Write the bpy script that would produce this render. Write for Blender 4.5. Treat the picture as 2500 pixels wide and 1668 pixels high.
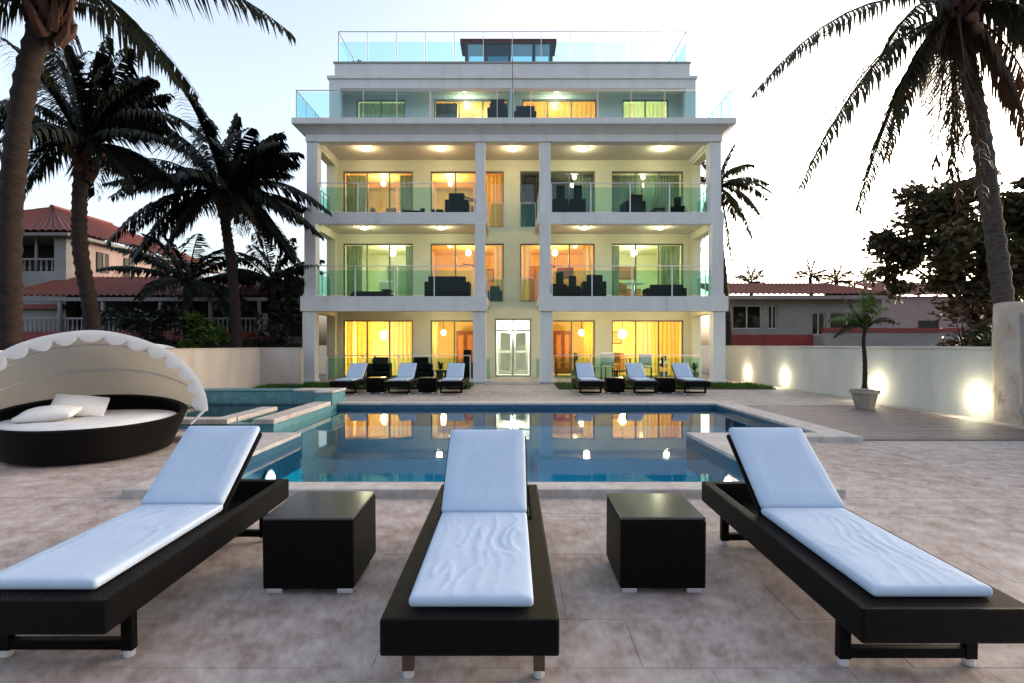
import bpy, bmesh, math, random
from mathutils import Vector, Matrix, noise
R = math.radians
random.seed(11)
scene = bpy.context.scene
for o in list(bpy.data.objects):
    bpy.data.objects.remove(o)
COL = scene.collection

# ------------------------------------------------------------------ camera
cam = bpy.data.cameras.new('camera')
camo = bpy.data.objects.new('camera', cam)
COL.objects.link(camo)
camo.location = (0, 0, 1.41)
camo.rotation_euler = (R(90), 0, 0)
cam.sensor_width = 36
cam.lens = 36 * 1310 / 2500
cam.shift_y = 0.0032
cam.clip_start = 0.05
cam.clip_end = 4000
scene.camera = camo

# ------------------------------------------------------------------ sky and sun (sunset behind the trees on the right)
SUN_AZ, SUN_EL = 61.0, 6.5          # degrees clockwise from +Y, degrees above horizon
world = bpy.data.worlds.new('World')
scene.world = world
world.use_nodes = True
wn = world.node_tree
wn.nodes.clear()
w_out = wn.nodes.new('ShaderNodeOutputWorld')
w_bg = wn.nodes.new('ShaderNodeBackground')
w_sky = wn.nodes.new('ShaderNodeTexSky')
w_sky.sky_type = 'NISHITA'
w_sky.sun_disc = False
w_sky.sun_elevation = R(SUN_EL)
w_sky.sun_rotation = R(SUN_AZ)
w_sky.air_density = 0.7
w_sky.dust_density = 5.5
w_sky.ozone_density = 0.75
w_bg.inputs['Strength'].default_value = 0.15
w_hs = wn.nodes.new('ShaderNodeHueSaturation')      # thin milky dusk haze over the whole sky
w_hs.inputs['Saturation'].default_value = 0.68
wn.links.new(w_sky.outputs[0], w_hs.inputs['Color'])
wn.links.new(w_hs.outputs[0], w_bg.inputs[0])
wn.links.new(w_bg.outputs[0], w_out.inputs[0])

sun = bpy.data.lights.new('sun', 'SUN')
sun.energy = 0.06
sun.angle = R(10)
sun.color = (1.0, 0.72, 0.5)
suno = bpy.data.objects.new('sun', sun)
COL.objects.link(suno)
sd = Vector((math.sin(R(SUN_AZ)) * math.cos(R(SUN_EL)), math.cos(R(SUN_AZ)) * math.cos(R(SUN_EL)), math.sin(R(SUN_EL))))
suno.rotation_euler = (-sd).to_track_quat('-Z', 'Y').to_euler()

vs = scene.view_settings
vs.view_transform = 'Standard'
vs.look = 'None'
vs.exposure = 2.68
vs.gamma = 1
vs.use_curve_mapping = False
scene.cycles.use_denoising = True
scene.cycles.max_bounces = 8
scene.cycles.transparent_max_bounces = 24
scene.cycles.caustics_reflective = False
scene.cycles.caustics_refractive = False
scene.cycles.sample_clamp_indirect = 6
EV = 2 ** -vs.exposure              # lamp strengths are given for exposure 0

# ------------------------------------------------------------------ materials
MATS = {}
def ramp(nt, fac, stops):
    n = nt.nodes.new('ShaderNodeValToRGB')
    el = n.color_ramp.elements
    el[0].position, el[0].color = stops[0][0], (*stops[0][1], 1)
    el[1].position, el[1].color = stops[-1][0], (*stops[-1][1], 1)
    for p, c in stops[1:-1]:
        e = el.new(p); e.color = (*c, 1)
    nt.links.new(fac, n.inputs[0])
    return n.outputs[0]

def new_mat(name):
    m = bpy.data.materials.new(name)
    m.use_nodes = True
    nt = m.node_tree
    nt.nodes.clear()
    out = nt.nodes.new('ShaderNodeOutputMaterial')
    MATS[name] = m
    return m, nt, out

def coords(nt, scale, world_space=False):
    if world_space:
        c = nt.nodes.new('ShaderNodeNewGeometry').outputs['Position']
    else:
        c = nt.nodes.new('ShaderNodeTexCoord').outputs['Object']
    mp = nt.nodes.new('ShaderNodeMapping')
    s = scale if isinstance(scale, (tuple, list)) else (scale,) * 3
    mp.inputs['Scale'].default_value = s
    nt.links.new(c, mp.inputs['Vector'])
    return mp.outputs[0]

def noise_tex(nt, vec, scale, detail=6, rough=.6):
    n = nt.nodes.new('ShaderNodeTexNoise')
    n.inputs['Scale'].default_value = scale
    n.inputs['Detail'].default_value = detail
    n.inputs['Roughness'].default_value = rough
    nt.links.new(vec, n.inputs['Vector'])
    return n.outputs['Fac']

def surf(name, c1, c2=None, scale=3.0, rough=.7, bump=0, bscale=40, spec=.3, metal=0, stretch=(1, 1, 1), ws=False, mid=(.35, .65), c3=None, rrough=0):
    """diffuse surface: mottled between c1 and c2 with a fine relief"""
    m, nt, out = new_mat(name)
    b = nt.nodes.new('ShaderNodeBsdfPrincipled')
    b.inputs['Roughness'].default_value = rough
    b.inputs['Metallic'].default_value = metal
    b.inputs['Specular IOR Level'].default_value = spec
    v = coords(nt, stretch, ws)
    f = noise_tex(nt, v, scale)
    c2 = c2 or tuple(x * .85 for x in c1)
    stops = [(mid[0], c2), (mid[1], c1)]
    if c3:
        stops = [(mid[0] - .08, c3), (mid[0] + .06, c2), (mid[1], c1)]
    nt.links.new(ramp(nt, f, stops), b.inputs['Base Color'])
    if bump:
        f2 = noise_tex(nt, v, bscale, 8)
        bp = nt.nodes.new('ShaderNodeBump')
        bp.inputs['Strength'].default_value = bump
        bp.inputs['Distance'].default_value = .02
        nt.links.new(f2, bp.inputs['Height'])
        nt.links.new(bp.outputs[0], b.inputs['Normal'])
    nt.links.new(b.outputs[0], out.inputs[0])
    return m

def fresnel(nt, ior):
    """Fresnel that gives the same value on the far face of a thin pane as on its near face"""
    fr = nt.nodes.new('ShaderNodeFresnel')
    ge = nt.nodes.new('ShaderNodeNewGeometry')
    mr = nt.nodes.new('ShaderNodeMapRange')
    mr.inputs['To Min'].default_value = ior; mr.inputs['To Max'].default_value = 1 / ior
    nt.links.new(ge.outputs['Backfacing'], mr.inputs['Value'])
    nt.links.new(mr.outputs[0], fr.inputs['IOR'])
    return fr

def glass(name, tint, ior=1.45, rough=0.0, gl=(1, 1, 1)):
    m, nt, out = new_mat(name)
    t = nt.nodes.new('ShaderNodeBsdfTransparent'); t.inputs[0].default_value = (*tint, 1)
    g = nt.nodes.new('ShaderNodeBsdfGlossy'); g.inputs['Roughness'].default_value = rough
    g.inputs['Color'].default_value = (*gl, 1)
    fr = fresnel(nt, ior)
    mx = nt.nodes.new('ShaderNodeMixShader')
    nt.links.new(fr.outputs[0], mx.inputs[0]); nt.links.new(t.outputs[0], mx.inputs[1]); nt.links.new(g.outputs[0], mx.inputs[2])
    nt.links.new(mx.outputs[0], out.inputs[0])
    return m

def water(name, tint, bump=.12, bscale=2.2):
    m, nt, out = new_mat(name)
    t = nt.nodes.new('ShaderNodeBsdfTransparent'); t.inputs[0].default_value = (*tint, 1)
    g = nt.nodes.new('ShaderNodeBsdfGlossy'); g.inputs['Roughness'].default_value = .025
    fr = fresnel(nt, 1.36)
    v = coords(nt, (1, 1, 1), True)
    f = noise_tex(nt, v, bscale, 3, .5)
    bp = nt.nodes.new('ShaderNodeBump'); bp.inputs['Strength'].default_value = bump; bp.inputs['Distance'].default_value = .01
    nt.links.new(f, bp.inputs['Height'])
    nt.links.new(bp.outputs[0], g.inputs['Normal']); nt.links.new(bp.outputs[0], fr.inputs['Normal'])
    mx = nt.nodes.new('ShaderNodeMixShader')
    nt.links.new(fr.outputs[0], mx.inputs[0]); nt.links.new(t.outputs[0], mx.inputs[1]); nt.links.new(g.outputs[0], mx.inputs[2])
    nt.links.new(mx.outputs[0], out.inputs[0])
    return m

def emit(name, col, s):
    m, nt, out = new_mat(name)
    e = nt.nodes.new('ShaderNodeEmission')
    e.inputs[0].default_value = (*col, 1); e.inputs[1].default_value = s * EV
    nt.links.new(e.outputs[0], out.inputs[0])
    return m

def cloth(name, col, col2=None, trans=.45, bump=.25, bscale=300):
    """woven fabric that lets some light through"""
    m, nt, out = new_mat(name)
    d = nt.nodes.new('ShaderNodeBsdfDiffuse'); t = nt.nodes.new('ShaderNodeBsdfTranslucent')
    v = coords(nt, (1, 1, 1))
    c = ramp(nt, noise_tex(nt, v, 2.5), [(.3, col2 or tuple(x * .9 for x in col)), (.7, col)])
    nt.links.new(c, d.inputs[0]); nt.links.new(c, t.inputs[0])
    if bump:
        bp = nt.nodes.new('ShaderNodeBump'); bp.inputs['Strength'].default_value = bump; bp.inputs['Distance'].default_value = .004
        nt.links.new(noise_tex(nt, v, bscale, 2), bp.inputs['Height'])
        nt.links.new(bp.outputs[0], d.inputs['Normal'])
    mx = nt.nodes.new('ShaderNodeMixShader'); mx.inputs[0].default_value = trans
    nt.links.new(d.outputs[0], mx.inputs[1]); nt.links.new(t.outputs[0], mx.inputs[2])
    nt.links.new(mx.outputs[0], out.inputs[0])
    return m

def leaf(name, col, col2, trans=.25):
    m, nt, out = new_mat(name)
    b = nt.nodes.new('ShaderNodeBsdfPrincipled'); b.inputs['Roughness'].default_value = .5
    b.inputs['Specular IOR Level'].default_value = .25
    t = nt.nodes.new('ShaderNodeBsdfTranslucent')
    c = ramp(nt, noise_tex(nt, coords(nt, (1, 1, 1)), 1.6, 4), [(.35, col2), (.65, col)])
    nt.links.new(c, b.inputs['Base Color']); nt.links.new(c, t.inputs[0])
    mx = nt.nodes.new('ShaderNodeMixShader'); mx.inputs[0].default_value = trans
    nt.links.new(b.outputs[0], mx.inputs[1]); nt.links.new(t.outputs[0], mx.inputs[2])
    nt.links.new(mx.outputs[0], out.inputs[0])
    return m

def wicker(name, c1, c2, freq=55):
    m, nt, out = new_mat(name)
    b = nt.nodes.new('ShaderNodeBsdfPrincipled'); b.inputs['Roughness'].default_value = .5
    b.inputs['Specular IOR Level'].default_value = .085
    v = coords(nt, (1, 1, 1))
    w1 = nt.nodes.new('ShaderNodeTexWave'); w1.wave_type = 'BANDS'; w1.bands_direction = 'Z'
    w2 = nt.nodes.new('ShaderNodeTexWave'); w2.wave_type = 'BANDS'; w2.bands_direction = 'DIAGONAL'
    for w in (w1, w2):
        w.inputs['Scale'].default_value = freq; w.inputs['Distortion'].default_value = 1.2
        w.inputs['Detail'].default_value = 1
        nt.links.new(v, w.inputs['Vector'])
    ad = nt.nodes.new('ShaderNodeMath'); ad.operation = 'ADD'
    nt.links.new(w1.outputs['Fac'], ad.inputs[0]); nt.links.new(w2.outputs['Fac'], ad.inputs[1])
    bp = nt.nodes.new('ShaderNodeBump'); bp.inputs['Strength'].default_value = .9; bp.inputs['Distance'].default_value = .006
    nt.links.new(ad.outputs[0], bp.inputs['Height']); nt.links.new(bp.outputs[0], b.inputs['Normal'])
    nt.links.new(ramp(nt, noise_tex(nt, v, 30), [(.35, c2), (.65, c1)]), b.inputs['Base Color'])
    nt.links.new(b.outputs[0], out.inputs[0])
    return m

def stone(name, cols, big=.55, rough=.75, joints=None, jcol=(.2, .17, .15), tint_random=True):
    """coral-stone paving: large and small mottling, pits, slight change from slab to slab; optional drawn joints for far paving"""
    m, nt, out = new_mat(name)
    b = nt.nodes.new('ShaderNodeBsdfPrincipled'); b.inputs['Roughness'].default_value = rough
    b.inputs['Specular IOR Level'].default_value = .25
    v = coords(nt, (1, 1, 1), True)
    if tint_random:
        oi = nt.nodes.new('ShaderNodeObjectInfo')
        cx = nt.nodes.new('ShaderNodeCombineXYZ')
        ml = nt.nodes.new('ShaderNodeMath'); ml.operation = 'MULTIPLY'; ml.inputs[1].default_value = 40
        nt.links.new(oi.outputs['Random'], ml.inputs[0])
        nt.links.new(ml.outputs[0], cx.inputs[2])
        va = nt.nodes.new('ShaderNodeVectorMath'); va.operation = 'ADD'
        nt.links.new(v, va.inputs[0]); nt.links.new(cx.outputs[0], va.inputs[1])
        v2 = va.outputs[0]
    else:
        v2 = v
    n1 = noise_tex(nt, v2, 5.2, 10, .72)
    n2 = noise_tex(nt, v, big, 3, .5)
    n3 = noise_tex(nt, v2, 21, 6, .7)
    mx = nt.nodes.new('ShaderNodeMath'); mx.operation = 'MULTIPLY_ADD'; mx.inputs[1].default_value = .55
    nt.links.new(n1, mx.inputs[0])
    m2 = nt.nodes.new('ShaderNodeMath'); m2.operation = 'MULTIPLY'; m2.inputs[1].default_value = .2
    nt.links.new(n3, m2.inputs[0]); nt.links.new(m2.outputs[0], mx.inputs[2])
    m3 = nt.nodes.new('ShaderNodeMath'); m3.operation = 'MULTIPLY_ADD'; m3.inputs[1].default_value = .2
    nt.links.new(n2, m3.inputs[0]); nt.links.new(mx.outputs[0], m3.inputs[2])
    c = ramp(nt, m3.outputs[0], [(.38, cols[0]), (.47, cols[1]), (.54, cols[2]), (.63, cols[3])])
    if joints:
        br = nt.nodes.new('ShaderNodeTexBrick'); br.inputs['Scale'].default_value = 1
        br.inputs['Brick Width'].default_value = joints[0]; br.inputs['Row Height'].default_value = joints[1]
        br.inputs['Mortar Size'].default_value = .006
        br.inputs['Color1'].default_value = (1, 1, 1, 1); br.inputs['Color2'].default_value = (.86, .86, .86, 1)
        br.inputs['Mortar'].default_value = (.55, .52, .5, 1)
        nt.links.new(v, br.inputs['Vector'])
        mm = nt.nodes.new('ShaderNodeMix'); mm.data_type = 'RGBA'; mm.blend_type = 'MULTIPLY'
        mm.inputs['Factor'].default_value = 1
        nt.links.new(c, mm.inputs['A']); nt.links.new(br.outputs['Color'], mm.inputs['B'])
        c = mm.outputs['Result']
    nt.links.new(c, b.inputs['Base Color'])
    bp = nt.nodes.new('ShaderNodeBump'); bp.inputs['Strength'].default_value = .35; bp.inputs['Distance'].default_value = .01
    nt.links.new(n3, bp.inputs['Height']); nt.links.new(bp.outputs[0], b.inputs['Normal'])
    nt.links.new(b.outputs[0], out.inputs[0])
    return m

surf('stucco', (.605, .60, .60), (.56, .555, .555), 2.6, .8, .2, 60, c3=(.47, .465, .465), stretch=(1, 1, .16))
surf('stucco_cream', (.66, .64, .49), (.61, .59, .44), 1.1, .8, .15, 60)
surf('ceiling_paint', (.62, .55, .46), (.57, .50, .42), .8, .8)
stone('deck_stone', [(.23, .17, .148), (.345, .28, .255), (.425, .357, .33), (.53, .46, .43)], tint_random=False)
stone('deck_far', [(.25, .205, .19), (.34, .29, .27), (.41, .36, .335), (.48, .43, .405)], joints=(.62, .42), tint_random=False)
stone('coping_stone', [(.32, .27, .25), (.395, .35, .325), (.45, .405, .38), (.51, .465, .44)], tint_random=False)
surf('mortar', (.40, .32, .27), (.33, .26, .22), 5, .9)
surf('pool_tile', (.012, .34, .50), (.010, .30, .45), 6, .3, 0)
surf('waterline_tile', (.02, .085, .14), (.014, .06, .11), 9, .3, 0)
surf('spa_tile', (.10, .24, .26), (.06, .16, .19), 9, .35, .2, 50)
water('pool_water', (.74, .92, .96))
water('spa_water', (.35, .6, .66), .1)
surf('deck_board', (.20, .145, .135), (.13, .095, .09), 2.5, .6, .3, 60, stretch=(1, 9, 1))
wicker('wicker_dark', (.006, .0042, .004), (.0025, .002, .002))
wicker('wicker_back', (.012, .015, .022), (.006, .007, .011))
surf('cushion', (.66, .73, .84), (.60, .68, .80), 4, .85, .25, 260)
surf('cushion_near', (.385, .46, .585), (.35, .425, .55), 4, .85, .25, 260)
surf('pillow_white', (.60, .58, .57), (.54, .52, .51), 5, .9, .25, 220)
cloth('canopy_cloth', (.50, .45, .39), (.44, .395, .34), .3)
cloth('valance_cloth', (.62, .63, .67), (.57, .58, .62), .3)
surf('steel', (.55, .56, .58), (.45, .46, .48), 5, .35, metal=.9)
surf('foot_metal', (.7, .7, .72), (.6, .6, .62), 5, .35, metal=.6)
surf('rail_paint', (.62, .64, .66), (.55, .57, .6), 5, .45)
glass('rail_glass', (.71, .885, .84), 1.2)
glass('pavilion_glass', (.55, .78, .86), 2.3)
glass('pavilion_glass_dark', (.20, .34, .42), 1.5)
glass('roof_glass', (.78, .95, .96), 1.3)
glass('window_glass', (.93, .96, .94), 1.4)
surf('window_frame', (.21, .20, .18), (.17, .16, .15), 4, .5)
surf('frame_grey', (.35, .35, .33), (.3, .3, .28), 4, .5)
surf('room_warm', (.86, .70, .38), (.80, .62, .32), 1.2, .85)
surf('room_orange', (.86, .60, .28), (.80, .52, .22), 1.2, .85)
surf('room_pale', (.76, .75, .52), (.70, .69, .46), 1.2, .85)
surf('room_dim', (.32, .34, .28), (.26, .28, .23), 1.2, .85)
cloth('curtain_yellow', (.92, .70, .24), (.86, .60, .17), .55)
cloth('curtain_cream', (.86, .76, .50), (.78, .66, .40), .55)
cloth('curtain_green', (.30, .36, .24), (.20, .26, .17), .35)
cloth('curtain_dark', (.045, .055, .07), (.03, .035, .05), .15)
surf('wood_red', (.22, .065, .03), (.15, .04, .02), 3, .5, .1, 30, stretch=(8, 8, 1))
surf('wood_orange', (.45, .18, .06), (.34, .12, .04), 3, .5, stretch=(6, 6, 1))
surf('leg_brown', (.085, .05, .035), (.06, .035, .025), 4, .5)
surf('hall_white', (.74, .73, .68), (.68, .67, .62), 2, .7)
surf('dark_paint', (.035, .036, .04), (.025, .026, .03), 4, .5)
surf('roof_edge', (.10, .035, .03), (.07, .025, .025), 4, .6)
surf('boundary_plaster', (.47, .465, .45), (.42, .415, .40), 1.8, .85, .3, 35, c3=(.34, .33, .31), stretch=(1, 1, .3))
surf('boundary_left', (.49, .425, .38), (.43, .37, .33), 1.8, .9, .4, 30, c3=(.36, .30, .26), stretch=(1, 1, .35))
surf('rough_stone', (.46, .40, .35), (.34, .28, .24), 1.5, .95, 1.0, 9, c3=(.12, .09, .075))
surf('roof_tile', (.15, .038, .028), (.09, .024, .018), 6, .8, .3, 20)
surf('house_white', (.225, .215, .215), (.175, .165, .165), 1, .85)
surf('house_pink', (.27, .205, .20), (.23, .17, .168), 1, .85)
surf('red_paint', (.20, .03, .03), (.14, .02, .02), 2, .6)
surf('dark_void', (.02, .019, .018), (.013, .012, .012), 1, .7)  # near-black colour stands for the shade inside recesses and openings
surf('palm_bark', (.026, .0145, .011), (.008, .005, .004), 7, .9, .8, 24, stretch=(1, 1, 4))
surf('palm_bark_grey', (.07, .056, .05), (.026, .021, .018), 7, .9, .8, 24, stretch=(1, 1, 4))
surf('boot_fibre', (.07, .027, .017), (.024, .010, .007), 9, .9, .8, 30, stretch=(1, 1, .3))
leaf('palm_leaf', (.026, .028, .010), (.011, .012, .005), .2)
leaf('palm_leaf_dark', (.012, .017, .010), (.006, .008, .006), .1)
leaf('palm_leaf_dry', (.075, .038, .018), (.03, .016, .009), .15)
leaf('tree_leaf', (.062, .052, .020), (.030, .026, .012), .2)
leaf('bush_leaf', (.07, .13, .02), (.03, .06, .012), .3)
leaf('grass_blade', (.05, .12, .015), (.025, .065, .01), .3)
surf('soil', (.07, .05, .035), (.04, .03, .02), 6, .95, .6, 20)
surf('pot_clay', (.28, .24, .21), (.20, .17, .15), 5, .85, .4, 30)
surf('coconut', (.10, .045, .02), (.06, .03, .015), 4, .6)
surf('ground_earth', (.14, .12, .09), (.09, .08, .055), .4, .95)
surf('white_plastic', (.8, .8, .78), (.76, .76, .74), 3, .4)
emit('lamp_white', (1.0, .93, .72), 26)
emit('lamp_warm', (1.0, .78, .40), 22)
emit('lamp_cool', (.9, 1.0, .82), 24)
emit('pool_lamp', (.75, .93, 1.0), 9)
emit('wall_lamp', (1.0, .95, .66), 14)

# ------------------------------------------------------------------ mesh and object helpers
OFF = {}
LABELS = {}
class MB:
    def __init__(s):
        s.v, s.f = [], []
    def add(s, vs_, fs):
        n = len(s.v)
        s.v += [tuple(p) for p in vs_]
        s.f += [tuple(i + n for i in f) for f in fs]
        return s
    def box(s, x0, x1, y0, y1, z0, z1):
        v = [(x, y, z) for z in (z0, z1) for y in (y0, y1) for x in (x0, x1)]
        return s.add(v, [(0, 2, 3, 1), (4, 5, 7, 6), (0, 1, 5, 4), (2, 6, 7, 3), (0, 4, 6, 2), (1, 3, 7, 5)])
    def cells(s, us, vs_, keep, w0, w1, axes='xyz'):
        """a solid slab made of the kept cells of a grid; axes says where u, v, w go"""
        ia = ['xyz'.index(a) for a in axes]
        idx = {}
        verts, faces = [], []
        def vid(i, j, k):
            if (i, j, k) not in idx:
                p = [0, 0, 0]
                p[ia[0]], p[ia[1]], p[ia[2]] = us[i], vs_[j], (w0, w1)[k]
                idx[(i, j, k)] = len(verts); verts.append(tuple(p))
            return idx[(i, j, k)]
        K = {(i, j) for i in range(len(us) - 1) for j in range(len(vs_) - 1)
             if keep((us[i] + us[i + 1]) / 2, (vs_[j] + vs_[j + 1]) / 2)}
        for i, j in K:
            q = [(i, j), (i + 1, j), (i + 1, j + 1), (i, j + 1)]
            faces.append([vid(a, b, 1) for a, b in q])
            faces.append([vid(a, b, 0) for a, b in reversed(q)])
            for (di, dj), e in (((0, -1), (0, 1)), ((1, 0), (1, 2)), ((0, 1), (2, 3)), ((-1, 0), (3, 0))):
                if (i + di, j + dj) not in K:
                    a, b = q[e[0]], q[e[1]]
                    faces.append([vid(*a, 0), vid(*b, 0), vid(*b, 1), vid(*a, 1)])
        return s.add(verts, faces)
    def tube(s, pts, rad, n=8, cap=True):
        pts = [Vector(p) for p in pts]
        rad = rad if isinstance(rad, (list, tuple)) else [rad] * len(pts)
        base = len(s.v)
        a = None
        for i, p in enumerate(pts):
            d = (pts[min(i + 1, len(pts) - 1)] - pts[max(i - 1, 0)]).normalized()
            if a is None:
                a = d.cross(Vector((0, 0, 1)))
                if a.length < .3:
                    a = d.cross(Vector((1, 0, 0)))
            a = (a - d * a.dot(d)).normalized(); b = d.cross(a).normalized()
            for k in range(n):
                t = 2 * math.pi * k / n
                s.v.append(tuple(p + (a * math.cos(t) + b * math.sin(t)) * rad[i]))
        for i in range(len(pts) - 1):
            for k in range(n):
                q = base + i * n
                s.f.append((q + k, q + (k + 1) % n, q + n + (k + 1) % n, q + n + k))
        if cap:
            s.f.append(tuple(base + k for k in range(n)))
            e = base + (len(pts) - 1) * n
            s.f.append(tuple(e + n - 1 - k for k in range(n)))
        return s
    def lathe(s, prof, c=(0, 0, 0), n=20, sx=1, sy=1):
        base = len(s.v)
        for r, z in prof:
            for k in range(n):
                t = 2 * math.pi * k / n
                s.v.append((c[0] + r * sx * math.cos(t), c[1] + r * sy * math.sin(t), c[2] + z))
        for i in range(len(prof) - 1):
            for k in range(n):
                q = base + i * n
                s.f.append((q + k, q + (k + 1) % n, q + n + (k + 1) % n, q + n + k))
        s.f.append(tuple(base + n - 1 - k for k in range(n)))
        e = base + (len(prof) - 1) * n
        s.f.append(tuple(e + k for k in range(n)))
        return s
    def grid(s, fn, nu, nv, close_u=False):
        base = len(s.v)
        m = nu if close_u else nu + 1
        for j in range(nv + 1):
            for i in range(m):
                s.v.append(tuple(fn(i / nu, j / nv)))
        for j in range(nv):
            for i in range(nu):
                a = base + j * m + i; b = base + j * m + (i + 1) % m
                s.f.append((a, b, b + m, a + m))
        return s
    def prism(s, prof, x0, x1, axis=0):
        """profile (a,b) extruded along an axis; axis 0: profile is (y,z), axis 1: (x,z)"""
        n = len(prof); base = len(s.v)
        for x in (x0, x1):
            for a, b in prof:
                s.v.append((x, a, b) if axis == 0 else (a, x, b))
        for k in range(n):
            s.f.append((base + k, base + (k + 1) % n, base + n + (k + 1) % n, base + n + k))
        s.f.append(tuple(base + n - 1 - k for k in range(n)))
        s.f.append(tuple(base + n + k for k in range(n)))
        return s
    def soft(s, c, size, r, n=(8, 8, 3), disp=None):
        """rounded box on dense grid faces, optional displacement of points"""
        hx, hy, hz = (d / 2 for d in size)
        idx = {}; verts = []; faces = []
        def put(a, b, cc):
            k = (a, b, cc)
            if k not in idx:
                p = Vector(((a / n[0] * 2 - 1) * hx, (b / n[1] * 2 - 1) * hy, (cc / n[2] * 2 - 1) * hz))
                q = Vector((max(-hx + r, min(hx - r, p.x)), max(-hy + r, min(hy - r, p.y)), max(-hz + r, min(hz - r, p.z))))
                d = p - q
                if d.length > 1e-9:
                    p = q + d.normalized() * r
                if disp:
                    p = disp(p)
                idx[k] = len(verts); verts.append(tuple(p + Vector(c)))
            return idx[k]
        A, B, C = n
        for a in range(A):
            for b in range(B):
                faces.append((put(a, b, C), put(a + 1, b, C), put(a + 1, b + 1, C), put(a, b + 1, C)))
                faces.append((put(a, b, 0), put(a, b + 1, 0), put(a + 1, b + 1, 0), put(a + 1, b, 0)))
        for a in range(A):
            for k in range(C):
                faces.append((put(a, 0, k), put(a + 1, 0, k), put(a + 1, 0, k + 1), put(a, 0, k + 1)))
                faces.append((put(a, B, k), put(a, B, k + 1), put(a + 1, B, k + 1), put(a + 1, B, k)))
        for b in range(B):
            for k in range(C):
                faces.append((put(0, b, k), put(0, b, k + 1), put(0, b + 1, k + 1), put(0, b + 1, k)))
                faces.append((put(A, b, k), put(A, b + 1, k), put(A, b + 1, k + 1), put(A, b, k + 1)))
        return s.add(verts, faces)
    def xform(s, M):
        s.v = [tuple(M @ Vector(p)) for p in s.v]
        return s
    def build(s, name, mat, parent=None, smooth=False, bevel=0, seg=2, up=False):
        me = bpy.data.meshes.new(name)
        top = parent
        while top is not None and top.parent is not None:
            top = top.parent
        o_ = OFF.get(top.name, Vector()) if top is not None else Vector()
        me.from_pydata([tuple(Vector(p) - o_) for p in s.v], [], s.f)
        me.update()
        bm = bmesh.new(); bm.from_mesh(me)
        bmesh.ops.recalc_face_normals(bm, faces=bm.faces)
        if up:
            for f in bm.faces:
                if f.normal.z < 0: f.normal_flip()
        if bevel:
            es = [e for e in bm.edges if len(e.link_faces) == 2 and e.calc_face_angle(0) > .5]
            bmesh.ops.bevel(bm, geom=es, offset=bevel, segments=seg, affect='EDGES', profile=.6)
        if smooth:
            for f in bm.faces:
                f.smooth = True
        bm.to_mesh(me); bm.free()
        me.materials.append(MATS[mat])
        o = bpy.data.objects.new(name, me)
        COL.objects.link(o)
        o.parent = parent
        return o

def tag(o, label, cat, group=None, kind=None):
    if label:
        o['label'] = label
        k = label.lower()
        if k in LABELS and not group:
            print('DUPLICATE LABEL', label)
        LABELS[k] = o.name
    if cat: o['category'] = cat
    if group: o['group'] = group
    if kind: o['kind'] = kind
    return o
def thing(name, label, cat, loc=(0, 0, 0), group=None):
    o = bpy.data.objects.new(name, None)
    o.empty_display_size = .2
    COL.objects.link(o)
    o.location = loc
    OFF[o.name] = Vector(loc)
    return tag(o, label, cat, group)
def struct(o, label=None):
    o['kind'] = 'structure'
    if label: o['label'] = label
    return o
def copy_tree(o, parent=None):
    c = o.copy(); COL.objects.link(c); c.parent = parent
    for ch in list(o.children):
        copy_tree(ch, c)
    return c
def place(o, loc, rz=0, rx=0, label=None, group=None):
    o.location = loc; o.rotation_euler = (rx, 0, rz)
    if label: o['label'] = label
    if group: o['group'] = group
    return o
def lamp_light(name, loc, col, watts, parent=None, size=.08, spot=None, rot=None):
    l = bpy.data.lights.new(name, 'SPOT' if spot else 'POINT')
    l.energy = watts * EV; l.color = col; l.shadow_soft_size = size
    if spot:
        l.spot_size = spot; l.spot_blend = .9
    o = bpy.data.objects.new(name, l)
    COL.objects.link(o)
    top = parent
    while top is not None and top.parent is not None:
        top = top.parent
    o.location = Vector(loc) - (OFF.get(top.name, Vector()) if top is not None else Vector())
    if rot: o.rotation_euler = rot
    o.parent = parent
    return o

# ================================================================== THE SETTING
SL = .026                                # the near paving falls gently away from the pool
def deck_z(y):
    return -max(0, 4.94 - y) * SL

# open ground around the property, with a hole where the property stands
gx = [-1500, -40, -8.7, 9.3, 40, 1500]; gy = [-1500, -40, -6, 30, 120, 1500]
struct(MB().cells(gx, gy, lambda x, y: not (-8.7 < x < 9.3 and -6 < y < 30), -.6, -.10).build('ground', 'ground_earth'))
struct(MB().box(-8.7, 9.3, 19.3, 30, -.5, -.03).build('building_ground', 'mortar'))

def in_outer(x, y):
    return (-3.6 < x < 3.08 and 4.94 < y < 8.2) or (-5.1 < x < 5.1 and 7.78 < y < 12.65)
def in_pool(x, y):
    return (-3.2 < x < 2.65 and 5.22 < y < 8.2) or (-4.7 < x < 4.65 and 8.15 < y < 12.27)
def in_spa(x, y):
    return -7.4 < x < -4.0 and 9.0 < y < 12.72
dx = [-8.7, -7.4, -5.1, -3.6, 3.08, 5.1, 9.3]; dy = [4.94, 7.78, 9.0, 12.65, 12.72, 19.3]
deck = struct(MB().cells(dx, dy, lambda x, y: not in_outer(x, y) and not in_spa(x, y), -.4, -.0035).build('pool_deck', 'deck_far'))
near = MB()
near.add([(-14, -6, deck_z(-6) - .0035), (14, -6, deck_z(-6) - .0035), (14, 4.94, -.0035), (-14, 4.94, -.0035),
          (-14, -6, -.9), (14, -6, -.9), (14, 4.94, -.9), (-14, 4.94, -.9)],
         [(0, 1, 2, 3), (4, 7, 6, 5), (0, 4, 5, 1), (1, 5, 6, 2), (2, 6, 7, 3), (3, 7, 4, 0)])
near_deck = struct(near.build('near_deck', 'deck_far'))

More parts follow.
